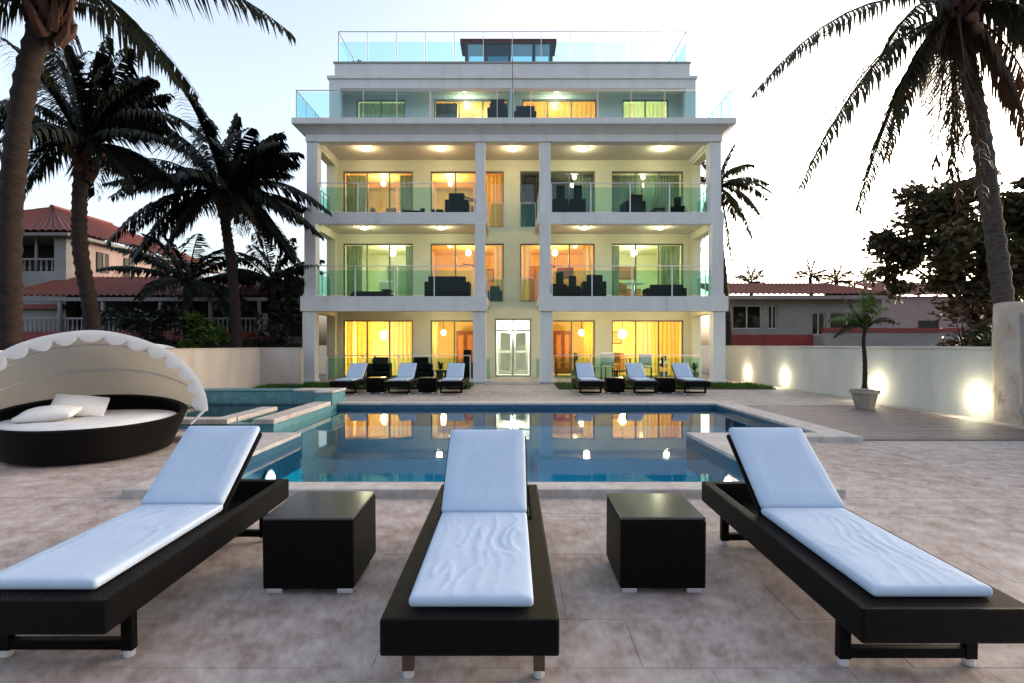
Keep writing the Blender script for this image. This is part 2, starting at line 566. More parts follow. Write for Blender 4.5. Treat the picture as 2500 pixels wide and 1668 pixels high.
# single paving slabs, as far as the photograph shows them one by one
pav = MB().box(-.5, .5, -.5, .5, -.03, 0)
pm = pav.build('paver', 'deck_stone', near_deck)
pav_mesh = pm.data
bpy.data.objects.remove(pm)
PW, PD, GAP = .62, .415, .0022
rng = random.Random(5)
def lay(xa, xb, ya, yb, parent):
    nrow = max(1, round((yb - ya) / PD)); d = (yb - ya) / nrow
    for j in range(nrow):
        y0 = ya + j * d
        ymid = y0 + d / 2
        e = [xa]
        x = xa + (PW * .5 if j % 2 else PW)
        while x < xb - .12:
            e.append(x); x += PW
        e.append(xb)
        for a, b in zip(e, e[1:]):
            lim = .954 * (ymid + .4) + .35
            if a > lim or b < -lim:
                continue
            o = bpy.data.objects.new('paver', pav_mesh)
            COL.objects.link(o); o.parent = parent
            o.location = ((a + b) / 2, ymid, deck_z(ymid) + rng.uniform(-.0012, .0012))
            o.scale = (b - a - GAP, d - GAP, 1)
            o.rotation_euler = (math.atan(SL) if ymid < 4.94 else 0, rng.uniform(-.0015, .0015), rng.uniform(-.001, .001))
lay(-5.6, 5.6, 1.62, 4.935, near_deck)
lay(3.085, 8.4, 4.945, 7.78, deck)
lay(-8.4, -3.605, 4.945, 7.78, deck)

# coping, pool shell, water
cxs = [-5.1, -4.7, -3.6, -3.2, 2.65, 3.08, 4.65, 5.1]; cys = [4.94, 5.22, 7.78, 8.15, 8.2, 12.27, 12.65]
struct(MB().cells(cxs, cys, lambda x, y: in_outer(x, y) and not in_pool(x, y) and not (x < -4.7 and y > 8.2), -.3, .08)
       .build('pool_coping', 'coping_stone', bevel=.015))
poly = [(-3.2, 5.22), (2.65, 5.22), (2.65, 8.15), (4.65, 8.15), (4.65, 12.27), (-4.7, 12.27), (-4.7, 8.15), (-3.2, 8.15)]
sh = MB()
n = len(poly)
sh.add([(x, y, -1.45) for x, y in poly] + [(x, y, -.45) for x, y in poly],
       [tuple(range(n))] + [(i, (i + 1) % n, n + (i + 1) % n, n + i) for i in range(n)])
shell = sh                                # kept a few mm inside the coping faces
shell.v = [(x - (.004 if x > 0 else -.004), y + (.004 if y < 6 else (-.004 if y > 12 else .0)), z) for x, y, z in shell.v]
pool_shell = struct(shell.build('pool_shell', 'pool_tile'))
wl = MB().add([(x, y, -.45) for x, y in poly] + [(x, y, .035) for x, y in poly], [(i, (i + 1) % n, n + (i + 1) % n, n + i) for i in range(n)])
wl.v = [(x - (.006 if x > 0 else -.006), y + (.006 if y < 6 else (-.006 if y > 12 else .0)), z) for x, y, z in wl.v]
wl.build('waterline_band', 'waterline_tile', pool_shell)
struct(MB().add([(x, y, -.05) for x, y in poly], [tuple(range(n))]).build('pool_water', 'pool_water', up=True))

# underwater lamps on both side walls of the pool's narrow part
for nm, x, y, z, rx, lab in (('pool_light', -3.17, 7.0, -.36, 1, 'round underwater light glowing on the pool wall nearest the daybed'),
                             ('pool_light', 2.62, 6.45, -.30, -1, 'round underwater light glowing on the pool wall nearest the brown deck')):
    t = thing(nm, lab, 'pool light', (x, y, z), 'underwater pool lights')
    MB().lathe([(.0, 0), (.15, 0), (.15, .015), (.13, .02)], (0, 0, 0), 20).xform(Matrix.Translation((x, y, z)) @ Matrix.Rotation(R(90) * rx, 4, 'Y')).build('ring', 'steel', t)
    MB().lathe([(.0, .021), (.125, .021), (.11, .035), (.06, .045), (.0, .048)], (0, 0, 0), 20).xform(Matrix.Translation((x, y, z)) @ Matrix.Rotation(R(90) * rx, 4, 'Y')).build('lens', 'pool_lamp', t, smooth=True)
    lamp_light('pool_light_beam', (x + rx * .25, y, z), (.55, .88, 1), 2.5, t, .1)

# raised spa in the pool's back corner
spa = thing('spa', 'raised teal tiled spa with stone edges in the corner of the pool', 'spa', (-5.2, 10.8, 0))
sx = [-7.4, -7.05, -4.32, -4.0]; sy = [9.0, 9.26, 12.3, 12.7]
MB().cells(sx, sy, lambda x, y: not (-7.05 < x < -4.32 and 9.26 < y < 12.3), -1.4, .075).build('basin_wall', 'spa_tile', spa)
MB().box(-7.06, -4.31, 9.25, 12.31, -.6, -.5).build('basin_floor', 'spa_tile', spa)
MB().box(-7.05, -4.32, 9.26, 12.3, .04, .05).build('spa_water', 'spa_water', spa)
MB().box(-7.42, -4.76, 8.97, 9.28, .079, .165).build('edge_stone', 'coping_stone', spa, bevel=.012)
MB().box(-5.06, -4.74, 9.285, 10.85, .079, .16).build('edge_stone', 'coping_stone', spa, bevel=.012)
MB().box(-5.03, -4.77, 9.29, 10.82, -.45, .078).build('bench_wall', 'spa_tile', spa)
MB().box(-4.33, -3.98, 8.97, 11.8, .079, .165).build('edge_stone', 'coping_stone', spa, bevel=.012)
MB().box(-7.43, -7.03, 9.285, 12.26, .079, .165).build('edge_stone', 'coping_stone', spa, bevel=.012)
MB().cells([-7.45, -4.34, -3.96], [11.82, 12.28, 12.74], lambda x, y: y > 12.28 or x > -4.34, .078, .34).build('back_wall', 'spa_tile', spa, bevel=.01)
MB().cells([-5.0, -4.36, -3.94], [11.8, 12.26, 12.76], lambda x, y: y > 12.26 or x > -4.36, .343, .385).build('back_ledge', 'coping_stone', spa, bevel=.01)
MB().box(-7.47, -5.003, 12.26, 12.76, .343, .38).build('back_ledge', 'spa_tile', spa, bevel=.01)

# brown board deck beside the pool
bd = MB()
nb = 32
for i in range(nb):
    y0 = 7.9 + i * 4.45 / nb
    bd.box(5.15, 8.45 + rng.uniform(-.01, .01), y0, y0 + 4.45 / nb - .006, -.01, .018 + rng.uniform(-.002, .002))
o = bd.build('wooden_deck', 'deck_board'); o['kind'] = 'stuff'; o['label'] = 'brown boards laid beside the pool'

# lawn strips in front of the terrace
def lawn(x0, x1, y0, y1, nb, nm):
    bed = struct(MB().box(x0, x1, y0, y1, -.05, .035).build(nm, 'soil', bevel=.02))
    g = MB()
    r = random.Random(int(x0 * 10) + 77)
    for _ in range(nb):
        x, y = r.uniform(x0, x1), r.uniform(y0, y1)
        h, a, w = r.uniform(.05, .13), r.uniform(0, 6.28), r.uniform(.008, .016)
        lx, ly = r.uniform(-.05, .05), r.uniform(-.05, .05)
        ca, sa = math.cos(a) * w, math.sin(a) * w
        g.add([(x - ca, y - sa, .02), (x + ca, y + sa, .02), (x + lx, y + ly, .03 + h)], [(0, 1, 2)])
    o = g.build('grass', 'grass_blade'); o['kind'] = 'stuff'
    o['label'] = 'short green grass growing along the terrace front'
lawn(1.5, 8.35, 16.95, 18.9, 9000, 'planting_bed')
lawn(-8.2, -1.35, 16.95, 18.9, 9000, 'planting_bed')

# ------------------------------------------------------------------ boundary walls
w = thing('boundary_wall', 'pale plastered garden wall lit by low lamps beside the brown deck', 'wall', (9.0, 15, 0))
MB().box(9.0, 9.25, 10.05, 24, -.3, 1.33).build('wall', 'boundary_plaster', w)
MB().box(8.96, 9.29, 10.05, 24, 1.332, 1.375).build('coping', 'boundary_plaster', w, bevel=.008)
w = thing('boundary_wall', 'beige block garden wall behind the round daybed', 'wall', (-8.6, 12, 0))
MB().cells([-8.75, -8.5, -7.12], [4, 18.1, 18.35], lambda x, y: x < -8.5 or y > 18.1, -.3, 1.28).build('wall', 'boundary_left', w)
MB().cells([-8.77, -8.48, -7.10], [4, 18.08, 18.37], lambda x, y: x < -8.5 or y > 18.1, 1.283, 1.315).build('coping', 'boundary_left', w, bevel=.008)
# weathered stone wall end at the picture's right edge
w = thing('stone_wall', 'tall weathered rough stone wall end beside the palm trunk', 'wall', (9.1, 8, 0))
def rough(p):
    d = noise.noise(Vector(p) * 1.7) * .10 + noise.noise(Vector(p) * 5) * .03
    return Vector((p[0] + d, p[1] + d * .6, p[2] + (d * .5 if p[2] > .5 else 0)))
MB().soft((9.22, 7.9, .95), (.55, 4.3, 2.45), .07, (5, 40, 24), rough).build('wall', 'rough_stone', w, smooth=True)
MB().soft((9.0, 9.3, .85), (.16, .30, 2.3), .04, (3, 4, 18), rough).build('white_post', 'house_white', w, smooth=True)

# low lamps on the pale wall
for i, (y, z, ref) in enumerate(((20.5, .34, 'beside the terrace corner'), (17.7, .36, 'between terrace corner and potted palm'),
                                 (13.2, .42, 'behind the potted palm'), (10.35, .40, 'beside the rough stone wall end'))):
    t = thing('wall_lamp', 'small glowing lamp low on the pale wall, ' + ref, 'wall lamp', (9.0, y, z), 'low lamps on the garden wall')
    MB().box(8.972, 9.0, y - .035, y + .035, z - .09, z + .09).build('housing', 'white_plastic', t, bevel=.008)
    MB().soft((8.955, y, z), (.05, .11, .26), .024, (3, 4, 6)).build('diffuser', 'wall_lamp', t, smooth=True)
    lamp_light('lamp_glow', (8.82, y, z), (1, .93, .60), 24, t, .05)

# ================================================================== THE APARTMENT BUILDING
B = thing('apartment_building', 'white four storey apartment building with lit balconies and glass railings behind the pool', 'building', (.08, 20, 0))
ST = 'stucco'
YB = 22.35
W1, W2, W3, W4 = (-7.05, -4.13), (-3.4, -.34), (.33, 3.46), (4.16, 7.15)
FL = {1: (.05, 2.43, 2.9), 2: (3.18, 5.63, 6.05), 3: (6.30, 8.64, 9.12)}
WIN = {1: [W1, (-3.4, -1.42), (1.52, 3.46), W4], 2: [W1, W2, W3, W4], 3: [W1, W2, W3, W4]}
holes = [(a, b, FL[f][0] + .02, FL[f][1]) for f in WIN for a, b in WIN[f]] + [(-.72, .80, .07, 2.5)]
hx = sorted({-7.42, 7.56} | {v for h in holes for v in h[:2]})
hz = sorted({0, 9.6} | {v for h in holes for v in h[2:]})
MB().cells(hx, hz, lambda x, z: not any(a < x < b and c < z < d for a, b, c, d in holes), YB, YB + .28, 'xzy').build('back_wall', 'stucco_cream', B)
# side walls, rear wall, terrace floor
MB().box(-7.42, -7.2, YB + .285, 29, 0, 9.6).build('side_wall', ST, B)
MB().box(7.34, 7.56, YB + .285, 29, 0, 9.6).build('side_wall', ST, B)
MB().box(-7.42, 7.56, 29.005, 29.2, 0, 9.6).build('rear_wall', ST, B)
MB().box(-7.75, 7.9, 19.25, 29, -.3, .05).build('terrace_floor', 'deck_far', B, bevel=.01)
MB().box(-1.0, 1.0, 18.95, 19.245, -.1, .03).build('entrance_step', 'coping_stone', B, bevel=.01)

# balcony slabs with a deep front beam
def slab(x0, x1, yf, zb, zc, zt):
    MB().prism([(yf, zb), (yf + .32, zb), (yf + .32, zc), (YB - .004, zc), (YB - .004, zt), (yf, zt)], x0, x1).build('balcony_slab', ST, B, bevel=.008)
slab(-7.67, -.91, 19.42, 2.63, 2.9, 3.17)
slab(.99, 7.84, 19.42, 2.63, 2.9, 3.17)
slab(-7.66, -.95, 19.74, 5.86, 6.05, 6.29)
slab(.95, 7.81, 19.74, 5.86, 6.05, 6.29)
# ceilings painted a warm tone
for x0, x1, y0, z in ((-7.6, -.95, 19.76, 2.885), (1.02, 7.75, 19.76, 2.885), (-7.6, -.98, 20.08, 6.035), (.98, 7.75, 20.08, 6.035)):
    MB().box(x0, x1, y0, YB - .01, z - .01, z + .012).build('balcony_ceiling', 'ceiling_paint', B)
MB().box(-7.6, 7.75, 20.08, YB - .01, 9.10, 9.118).build('balcony_ceiling', 'ceiling_paint', B)
# columns
def column(x0, x1, y0, y1, z0, z1):
    MB().box(x0, x1, y0, y1, z0, z1).build('column', ST, B, bevel=.015)
    o = MB().box(x0 - .04, x1 + .04, y0 - .04, y1 + .04, z0, z0 + .10).build('column_base', ST, B, bevel=.012)
for y0, z0, z1, ws in ((19.5, .052, 2.629, ((-7.62, -7.17), (-1.42, -.95), (1.03, 1.47), (7.32, 7.76))),
                       (19.62, 3.172, 5.859, ((-7.60, -7.18), (-1.36, -.99), (1.02, 1.42), (7.33, 7.74))),
                       (19.85, 6.292, 8.919, ((-7.60, -7.2), (-1.35, -1.0), (1.03, 1.43), (7.32, 7.74)))):
    for a, b in ws:
        column(a, b, y0, y0 + .42, z0, z1)
# side beams and pilasters at the balcony ends
for z0, zc in ((.052, 2.88), (3.172, 6.02), (6.292, 9.09)):
    for s, x0, x1 in ((-1, -7.6, -7.25), (1, 7.4, 7.74)):
        MB().box(x0, x1, 20.1, YB - .005, zc - .30, zc).build('side_beam', 'stucco_cream', B)
        MB().box(x0, x1, 22.0, YB - .005, z0, zc - .303).build('pilaster', 'stucco_cream', B)
# cornice over the third storey: beam, cove, fascia, one profile mitred around three sides
def ring_profile(prof, xl, xr, yf, yb):
    """prof: (outward offset, z) pairs swept along left side, front, right side"""
    m = MB()
    path = []
    for d, z in prof:
        path.append([(xl - d, yb, z), (xl - d, yf - d, z), (xr + d, yf - d, z), (xr + d, yb, z)])
    k = len(path)
    v = [p for row in path for p in row]
    f = []
    for i in range(k):
        for j in range(3):
            a = i * 4 + j; b = ((i + 1) % k) * 4 + j
            f.append((a, a + 1, b + 1, b))
    f.append(tuple(i * 4 for i in range(k))); f.append(tuple(i * 4 + 3 for i in range(k)))
    return m.add(v, f)
prof = [(-.40, 8.92), (0, 8.92), (0, 9.19), (.03, 9.2), (.06, 9.24), (.13, 9.30), (.22, 9.37), (.31, 9.41), (.36, 9.42), (.37, 9.45), (.37, 9.64), (-.40, 9.64)]
ring_profile(prof, -7.62, 7.76, 19.8, 29).build('cornice', ST, B)
MB().box(-7.5, 7.65, 20.0, 29, 9.2, 9.635).build('roof_slab', ST, B)

# railings: posts, panes and a handrail
def railing(p0, p1, z, h_glass, h_rail, n, mat='rail_glass', post=.022, nm='railing'):
    p0, p1 = Vector(p0), Vector(p1)
    d = (p1 - p0); L = d.length; u = d / L
    nrm = Vector((-u.y, u.x))
    rail = MB().tube([(p0.x, p0.y, z + h_rail), (p1.x, p1.y, z + h_rail)], .018, 8).build(nm, 'rail_paint', B, smooth=True)
    for i in range(n + 1):
        q = p0 + d * i / n
        MB().tube([(q.x, q.y, z), (q.x, q.y, z + h_rail - .017)], post, 6).build('post', 'rail_paint', rail)
    for i in range(n):
        a = p0 + d * i / n + u * .045; b = p0 + d * (i + 1) / n - u * .045
        t = nrm * .006
        m = MB()
        q = [(a + t), (b + t), (b - t), (a - t)]
        m.add([(k.x, k.y, zz) for zz in (z + .07, z + h_glass) for k in q], [(3, 2, 1, 0), (4, 5, 6, 7), (0, 1, 5, 4), (1, 2, 6, 5), (2, 3, 7, 6), (3, 0, 4, 7)])
        m.build('pane', mat, rail)
for z, y in ((3.17, 19.58), (6.29, 19.90)):
    railing((-7.16, y), (-1.4, y), z, .95, 1.12, 4)
    railing((1.46, y), (7.3, y), z, .95, 1.12, 4)
    railing((-7.44, y + .5), (-7.44, 22.0), z, .95, 1.12, 2)
    railing((7.58, y + .5), (7.58, 22.0), z, .95, 1.12, 2)
    railing((-1.02, y + .5), (-1.02, 22.3), z, .95, 1.12, 2)
    railing((1.06, y + .5), (1.06, 22.3), z, .95, 1.12, 2)
railing((-7.1, 20.6), (-1.6, 20.6), .05, .86, .95, 4)
railing((1.6, 20.6), (7.25, 20.6), .05, .86, .95, 4)
# low glass guards across the inner full-height windows
for z in (3.17, 6.29):
    for x0, x1 in ((-.93, -.36), (.35, .97)):
        railing((x0, 22.25), (x1, 22.25), z, .95, 1.0, 1, post=.012, nm='window_guard')
railing((-7.86, 19.55), (8.0, 19.55), 9.64, .98, 1.04, 13, 'roof_glass', .014)
railing((-7.86, 19.55), (-7.86, 22.4), 9.64, .98, 1.04, 3, 'roof_glass', .014)
railing((8.0, 19.55), (8.0, 22.4), 9.64, .98, 1.04, 3, 'roof_glass', .014)
# entrance railings
for x0, x1 in ((-1.5, -.85), (.92, 1.55)):
    railing((x0, 21.6), (x1, 21.6), .05, .8, .85, 1, post=.016, nm='entrance_railing')

# windows: frame, mullions and panes
def window(x0, x1, z0, z1, y, n=2, fm='window_frame', top=None, nm='window', fw=.055):
    us = [x0 + .003, x0 + fw]
    wpan = []
    W_ = (x1 - x0 - 2 * fw)
    for i in range(n):
        a = x0 + fw + W_ * i / n + (fw / 2 if i else 0)
        b = x0 + fw + W_ * (i + 1) / n - (fw / 2 if i < n - 1 else 0)
        wpan.append((a, b)); us += [a, b]
    us = sorted(set(us + [x1 - fw, x1 - .003]))
    vz = [z0 + .003, z0 + fw] + ([top - fw / 2, top + fw / 2] if top else []) + [z1 - fw, z1 - .003]
    rows = [(vz[i], vz[i + 1]) for i in range(1, len(vz) - 1, 2)]
    fr = MB().cells(us, vz, lambda x, z: not (any(a < x < b for a, b in wpan) and any(a < z < b for a, b in rows)), y - .03, y + .03, 'xzy').build(nm, fm, B)
    for a, b in wpan:
        for c, d in rows:
            MB().box(a - .005, b + .005, y - .004, y + .004, c - .005, d + .005).build('pane', 'window_glass', fr)
    return fr
for f in WIN:
    z0, z1, zc = FL[f]
    for i, (a, b) in enumerate(WIN[f]):
        window(a, b, z0 + .02, z1, YB + .12, 3 if b - a > 2.5 else 2)
dr = window(-.72, .80, .07, 2.5, YB + .12, 2, 'frame_grey', top=2.02, nm='entrance_door', fw=.07)
for x in (-.02, .10):
    MB().tube([(x, YB + .06, .9), (x, YB + .06, 1.35)], .014, 6).build('handle', 'steel', dr)

# fourth storey: a deep frame with a recessed terrace front
Y4 = 21.5
MB().cells([-7.335, -6.9, 6.97, 7.37], [9.645, 11.68, 12.2], lambda x, z: not (-6.9 < x < 6.97 and z < 11.68), Y4, Y4 + .3, 'xzy').build('penthouse_front', ST, B, bevel=.01)
h4 = [(-6.57, -4.5), (-3.3, -.17), (.43, 3.57), (4.66, 6.6)]
MB().cells(sorted({-7.3, 7.33} | {v for h in h4 for v in h}), [9.645, 9.66, 11.76, 11.95], lambda x, z: not (any(a < x < b for a, b in h4) and 9.66 < z < 11.76), 22.6, 22.8, 'xzy').build('penthouse_wall', ST, B)
MB().box(-7.33, -7.1, Y4 + .305, 29, 9.645, 12.2).build('penthouse_side', ST, B)
MB().box(7.13, 7.365, Y4 + .305, 29, 9.645, 12.2).build('penthouse_side', ST, B)
MB().box(-7.09, 7.12, Y4 + .305, 29, 11.95, 12.19).build('penthouse_roof', 'stucco_cream', B)
MB().box(-.07, .07, Y4 + .02, 22.59, 9.645, 11.94).build('terrace_divider', ST, B)
MB().box(-7.18, 7.2, 21.72, 29, 12.203, 12.80).build('parapet', ST, B)
MB().box(-7.23, 7.25, 21.67, 29.05, 12.803, 12.86).build('parapet_cap', 'frame_grey', B, bevel=.01)
MB().box(-7.40, 7.43, 21.44, 21.7, 12.06, 12.18).build('string_course', ST, B, bevel=.01)
for a, b in h4:
    window(a, b, 9.66, 11.76, 22.7, 3 if b - a > 2.5 else 2)
MB().tube([(.02, 19.62, 9.65), (.02, 19.62, 11.9)], .016, 6).build('rod', 'wood_red', B)
# roof terrace railing
railing((-7.1, 21.95), (7.12, 21.95), 12.86, .94, 1.36, 12, 'roof_glass', .016)
railing((-7.1, 21.95), (-7.1, 28.5), 12.86, .94, 1.36, 5, 'roof_glass', .016)
railing((7.12, 21.95), (7.12, 28.5), 12.86, .94, 1.36, 5, 'roof_glass', .016)
railing((-7.1, 28.5), (7.12, 28.5), 12.86, .94, 1.36, 12, 'roof_glass', .016)

# roof-top glass pavilion
P = thing('roof_pavilion', 'dark framed glass pavilion with a flat brown roof on the roof terrace', 'pavilion', (-.2, 25, 12.86))
px0, px1, py0, py1 = -2.15, 1.86, 24.5, 25.4
MB().box(px0 - .22, px1 + .18, py0 - .03, py1 + .2, 15.16, 15.38).build('roof', 'roof_edge', P, bevel=.02)
for x in (px0, -1.28, -.19, .93, px1 - .14):
    for y in (py0, py1 - .14):
        MB().box(x, x + .14, y, y + .14, 12.862, 15.158).build('post', 'dark_paint', P)
ps = [px0 + .14, -1.28, -1.14, -.19, -.05, .93, 1.07, px1 - .14]
for i in range(0, 8, 2):
    MB().box(ps[i] + .003, ps[i + 1] - .003, py0 + .02, py0 + .03, 13.0, 15.15).build('pane', 'pavilion_glass_dark' if i == 2 else 'pavilion_glass', P)
    MB().box(ps[i] + .003, ps[i + 1] - .003, py0 + .01, py0 + .07, 12.862, 12.998).build('sill', 'dark_paint', P)
MB().box(px0, px1, py0 + .15, py1, 15.12, 15.155).build('ceiling', 'house_white', P)

# ------------------------------------------------------------------ rooms behind the windows
def room(x0, x1, z0, z1, y0, y1, mat):
    v = [(x, y, z) for z in (z0, z1) for y in (y0, y1) for x in (x0, x1)]
    return MB().add(v, [(0, 1, 3, 2), (4, 6, 7, 5), (2, 3, 7, 6), (0, 2, 6, 4), (1, 5, 7, 3)]).build('room', mat, B)
RX = [(-7.15, -3.78), (-3.72, -.2), (.2, 3.78), (3.84, 7.3)]
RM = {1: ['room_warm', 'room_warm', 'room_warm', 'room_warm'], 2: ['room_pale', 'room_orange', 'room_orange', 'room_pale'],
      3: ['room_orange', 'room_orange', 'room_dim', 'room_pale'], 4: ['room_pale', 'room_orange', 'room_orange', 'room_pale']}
F4 = (9.66, 11.76, 11.95)
for f in (1, 2, 3, 4):
    z0, z1, zc = FL[f] if f < 4 else F4
    y0 = YB + .286 if f < 4 else 22.806
    for i, (a, b) in enumerate(RX):
        if f == 1 and i == 1: b = -.86
        if f == 1 and i == 2: a = .94
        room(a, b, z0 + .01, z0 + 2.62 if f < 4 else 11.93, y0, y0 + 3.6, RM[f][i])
room(-.82, .90, .06, 2.7, YB + .286, YB + 4, 'hall_white')

# ================================================================== LAMPS
def ceiling_lamp(x, y, z, ref, watts=34, col=(1, .90, .56), mat='lamp_white', r=.17):
    t = thing('ceiling_lamp', 'round glowing ceiling lamp ' + ref, 'ceiling lamp', (x, y, z), 'balcony ceiling lamps')
    MB().lathe([(r + .03, 0), (r + .03, -.02), (r + .01, -.03)], (x, y, z), 20).build('rim', 'white_plastic', t, smooth=False)
    MB().lathe([(r, -.031), (r * .97, -.055), (r * .8, -.085), (r * .45, -.105), (.02, -.11)], (x, y, z), 20).build('dome', mat, t, smooth=True)
    lamp_light('lamp_glow', (x, y, z - .20), col, watts, t, .10)
nth = ['first', 'second', 'third', 'fourth', 'fifth']
for i, x in enumerate((-5.73, -2.79, .02, 2.78, 5.85)):
    warm = i < 3
    ceiling_lamp(x, 20.95, 9.098, 'on the third floor balcony, %s from the palm trees' % nth[i], 34, (1, .82, .46) if warm else (.98, .98, .60))
for i, x in enumerate((-5.76, -2.78, 2.82, 5.78)):
    ceiling_lamp(x, 20.95, 6.022, 'on the second floor balcony, %s from the palm trees' % nth[i], 30, (.96, .98, .58))
for i, (x, ref) in enumerate(((-2.78, 'above the ground terrace beside the entrance on the palm side'), (2.85, 'above the ground terrace beside the entrance on the lit wall side'), (5.9, 'above the outer end of the ground terrace by the lit wall'))):
    ceiling_lamp(x, 20.5, 2.872, ref, 58, (1, .86, .50))
for x, ref in ((-1.95, 'over the penthouse terrace on the palm side'), (1.85, 'over the penthouse terrace on the lit wall side')):
    ceiling_lamp(x, 22.05, 11.945, ref, 26, (1, .92, .60), r=.2)

def pendant(x, y, z, zc, ref, watts, col, mat, r=.14):
    t = thing('pendant_lamp', 'glowing pendant lamp ' + ref, 'pendant lamp', (x, y, z), 'lamps in the rooms')
    MB().tube([(x, y, z + r), (x, y, zc)], .012, 6).build('cord', 'dark_paint', t)
    MB().lathe([(.03, -r), (r * .7, -r * .75), (r, 0), (r * .75, r * .7), (.03, r)], (x, y, z), 18).build('globe', mat, t, smooth=True)
    lamp_light('lamp_glow', (x, y, z - r - .1), col, watts, t, .12)
WARM, ORNG, PALE = (1, .78, .34), (1, .74, .34), (1, .98, .64)
pendant(-5.75, 24.3, 1.85, 2.66, 'behind yellow curtains on the ground floor, palm side', 225, WARM, 'lamp_warm', .22)
pendant(-3.05, 23.9, 1.95, 2.66, 'beside the red wardrobe on the ground floor, palm side', 110, WARM, 'lamp_warm', .12)
pendant(3.1, 23.9, 1.95, 2.66, 'beside the red wardrobe on the ground floor, lit wall side', 110, WARM, 'lamp_warm', .14)
pendant(5.0, 24.3, 1.9, 2.66, 'above the ground floor dining table by the lit wall', 225, WARM, 'lamp_warm', .20)
pendant(-5.35, 24.0, 5.52, 5.79, 'in the pale second floor room, palm side', 90, PALE, 'lamp_cool', .15)
pendant(-1.95, 24.0, 5.52, 5.79, 'in the orange second floor room, palm side', 110, ORNG, 'lamp_warm', .13)
pendant(1.92, 24.0, 5.52, 5.79, 'in the orange second floor room, lit wall side', 120, ORNG, 'lamp_warm', .13)
pendant(5.45, 24.0, 5.52, 5.79, 'in the pale second floor room, lit wall side', 90, PALE, 'lamp_cool', .15)
pendant(-5.75, 24.0, 8.62, 8.91, 'in the orange third floor room with dark curtains', 100, ORNG, 'lamp_white', .11)
pendant(-2.75, 24.0, 8.62, 8.91, 'in the orange third floor room with the yellow curtain', 110, ORNG, 'lamp_white', .10)
pendant(2.62, 23.3, 8.34, 8.91, 'standing in for a lamp reflection in the dark third floor room', 8, PALE, 'lamp_white', .09)  # globe and glow added for a lamp mirrored in the unlit window
pendant(5.75, 23.3, 8.34, 8.91, 'in the green curtained third floor room', 30, PALE, 'lamp_white', .09)
pendant(-5.4, 24.6, 11.45, 11.92, 'in the green curtained penthouse room', 68, PALE, 'lamp_cool', .11)
pendant(-1.8, 24.6, 11.45, 11.92, 'in the orange penthouse room with dark doors', 187, ORNG, 'lamp_warm', .11)
pendant(2.0, 24.6, 11.45, 11.92, 'in the orange curtained penthouse room', 187, ORNG, 'lamp_warm', .11)
pendant(5.6, 24.6, 11.45, 11.92, 'in the pale penthouse room by the lit wall side', 136, (1, .95, .55), 'lamp_cool', .11)
pendant(.05, 24.2, 2.2, 2.69, 'in the entrance hall behind the glass door', 150, (1, .98, .80), 'lamp_cool', .10)

# ================================================================== CURTAINS
def curtain(x0, x1, z0, z1, y, mat, ref, folds=None, amp=.045):
    folds = folds or max(2, int((x1 - x0) / .16))
    ph = random.uniform(0, 6)
    def fn(u, v):
        s = math.sin(u * folds * 2 * math.pi + ph) + .4 * math.sin(u * folds * 4.7 * math.pi + ph * 2)
        return (x0 + (x1 - x0) * u + .012 * math.sin(v * 5 + u * 9), y + amp * s * (.55 + .45 * (1 - v)), z0 + (z1 - z0) * v)
    o = MB().grid(fn, folds * 10, 6).build('curtain', mat, None, smooth=True)
    return tag(o, ref, 'curtain', 'curtains behind the windows')
CY = YB + .42
curtain(-7.02, -6.75, .08, 2.4, CY, 'curtain_yellow', 'narrow golden curtain at the outer edge of the ground floor window, palm side')
curtain(-6.6, -5.95, .08, 2.4, CY, 'curtain_yellow', 'golden curtain beside the bright lamp on the ground floor, palm side')
curtain(-5.3, -4.2, .08, 2.4, CY, 'curtain_cream', 'wide cream curtain beside the bright lamp on the ground floor, palm side')
curtain(-3.37, -3.15, .08, 2.4, CY, 'curtain_cream', 'narrow cream curtain beside the red wardrobe, palm side')
curtain(5.35, 5.95, .08, 2.4, CY, 'curtain_cream', 'cream curtain beside the ground floor dining table')
curtain(6.05, 7.1, .08, 2.4, CY, 'curtain_yellow', 'wide golden curtain at the outer end of the ground floor, lit wall side')
curtain(3.05, 3.42, .08, 2.4, CY, 'curtain_yellow', 'narrow golden curtain by the ground floor wardrobe, lit wall side')
curtain(-7.02, -6.35, 3.2, 5.6, CY, 'curtain_green', 'green curtain at the outer edge of the second floor window, palm side')
curtain(-4.5, -4.17, 3.2, 5.6, CY, 'curtain_green', 'green curtain at the inner edge of the pale second floor room, palm side')
curtain(-.75, -.4, 3.2, 5.6, CY, 'curtain_cream', 'cream curtain at the inner edge of the orange second floor room, palm side')
curtain(.38, .75, 3.2, 5.6, CY, 'curtain_cream', 'cream curtain at the inner edge of the orange second floor room, lit wall side')
curtain(3.05, 3.42, 3.2, 5.6, CY, 'curtain_cream', 'cream curtain at the outer edge of the orange second floor room, lit wall side')
curtain(4.2, 4.55, 3.2, 5.6, CY, 'curtain_green', 'dark green curtain at the inner edge of the pale second floor room, lit wall side')
curtain(6.3, 7.1, 3.2, 5.6, CY, 'curtain_green', 'wide green curtain at the outer edge of the pale second floor room, lit wall side')
curtain(-7.02, -6.2, 6.33, 8.6, CY, 'curtain_green', 'dark green curtain at the outer edge of the third floor window, palm side')
curtain(-4.75, -4.17, 6.33, 8.6, CY, 'curtain_green', 'dark green curtain beside the third floor dining room, palm side')
curtain(-1.05, -.4, 6.33, 8.6, CY, 'curtain_yellow', 'golden curtain at the inner edge of the third floor window, palm side')
curtain(.6, 1.1, 6.33, 8.6, CY, 'curtain_dark', 'dark curtain in the unlit third floor window')
curtain(2.6, 3.42, 6.33, 8.6, CY, 'curtain_green', 'green curtain at the outer edge of the unlit third floor window')
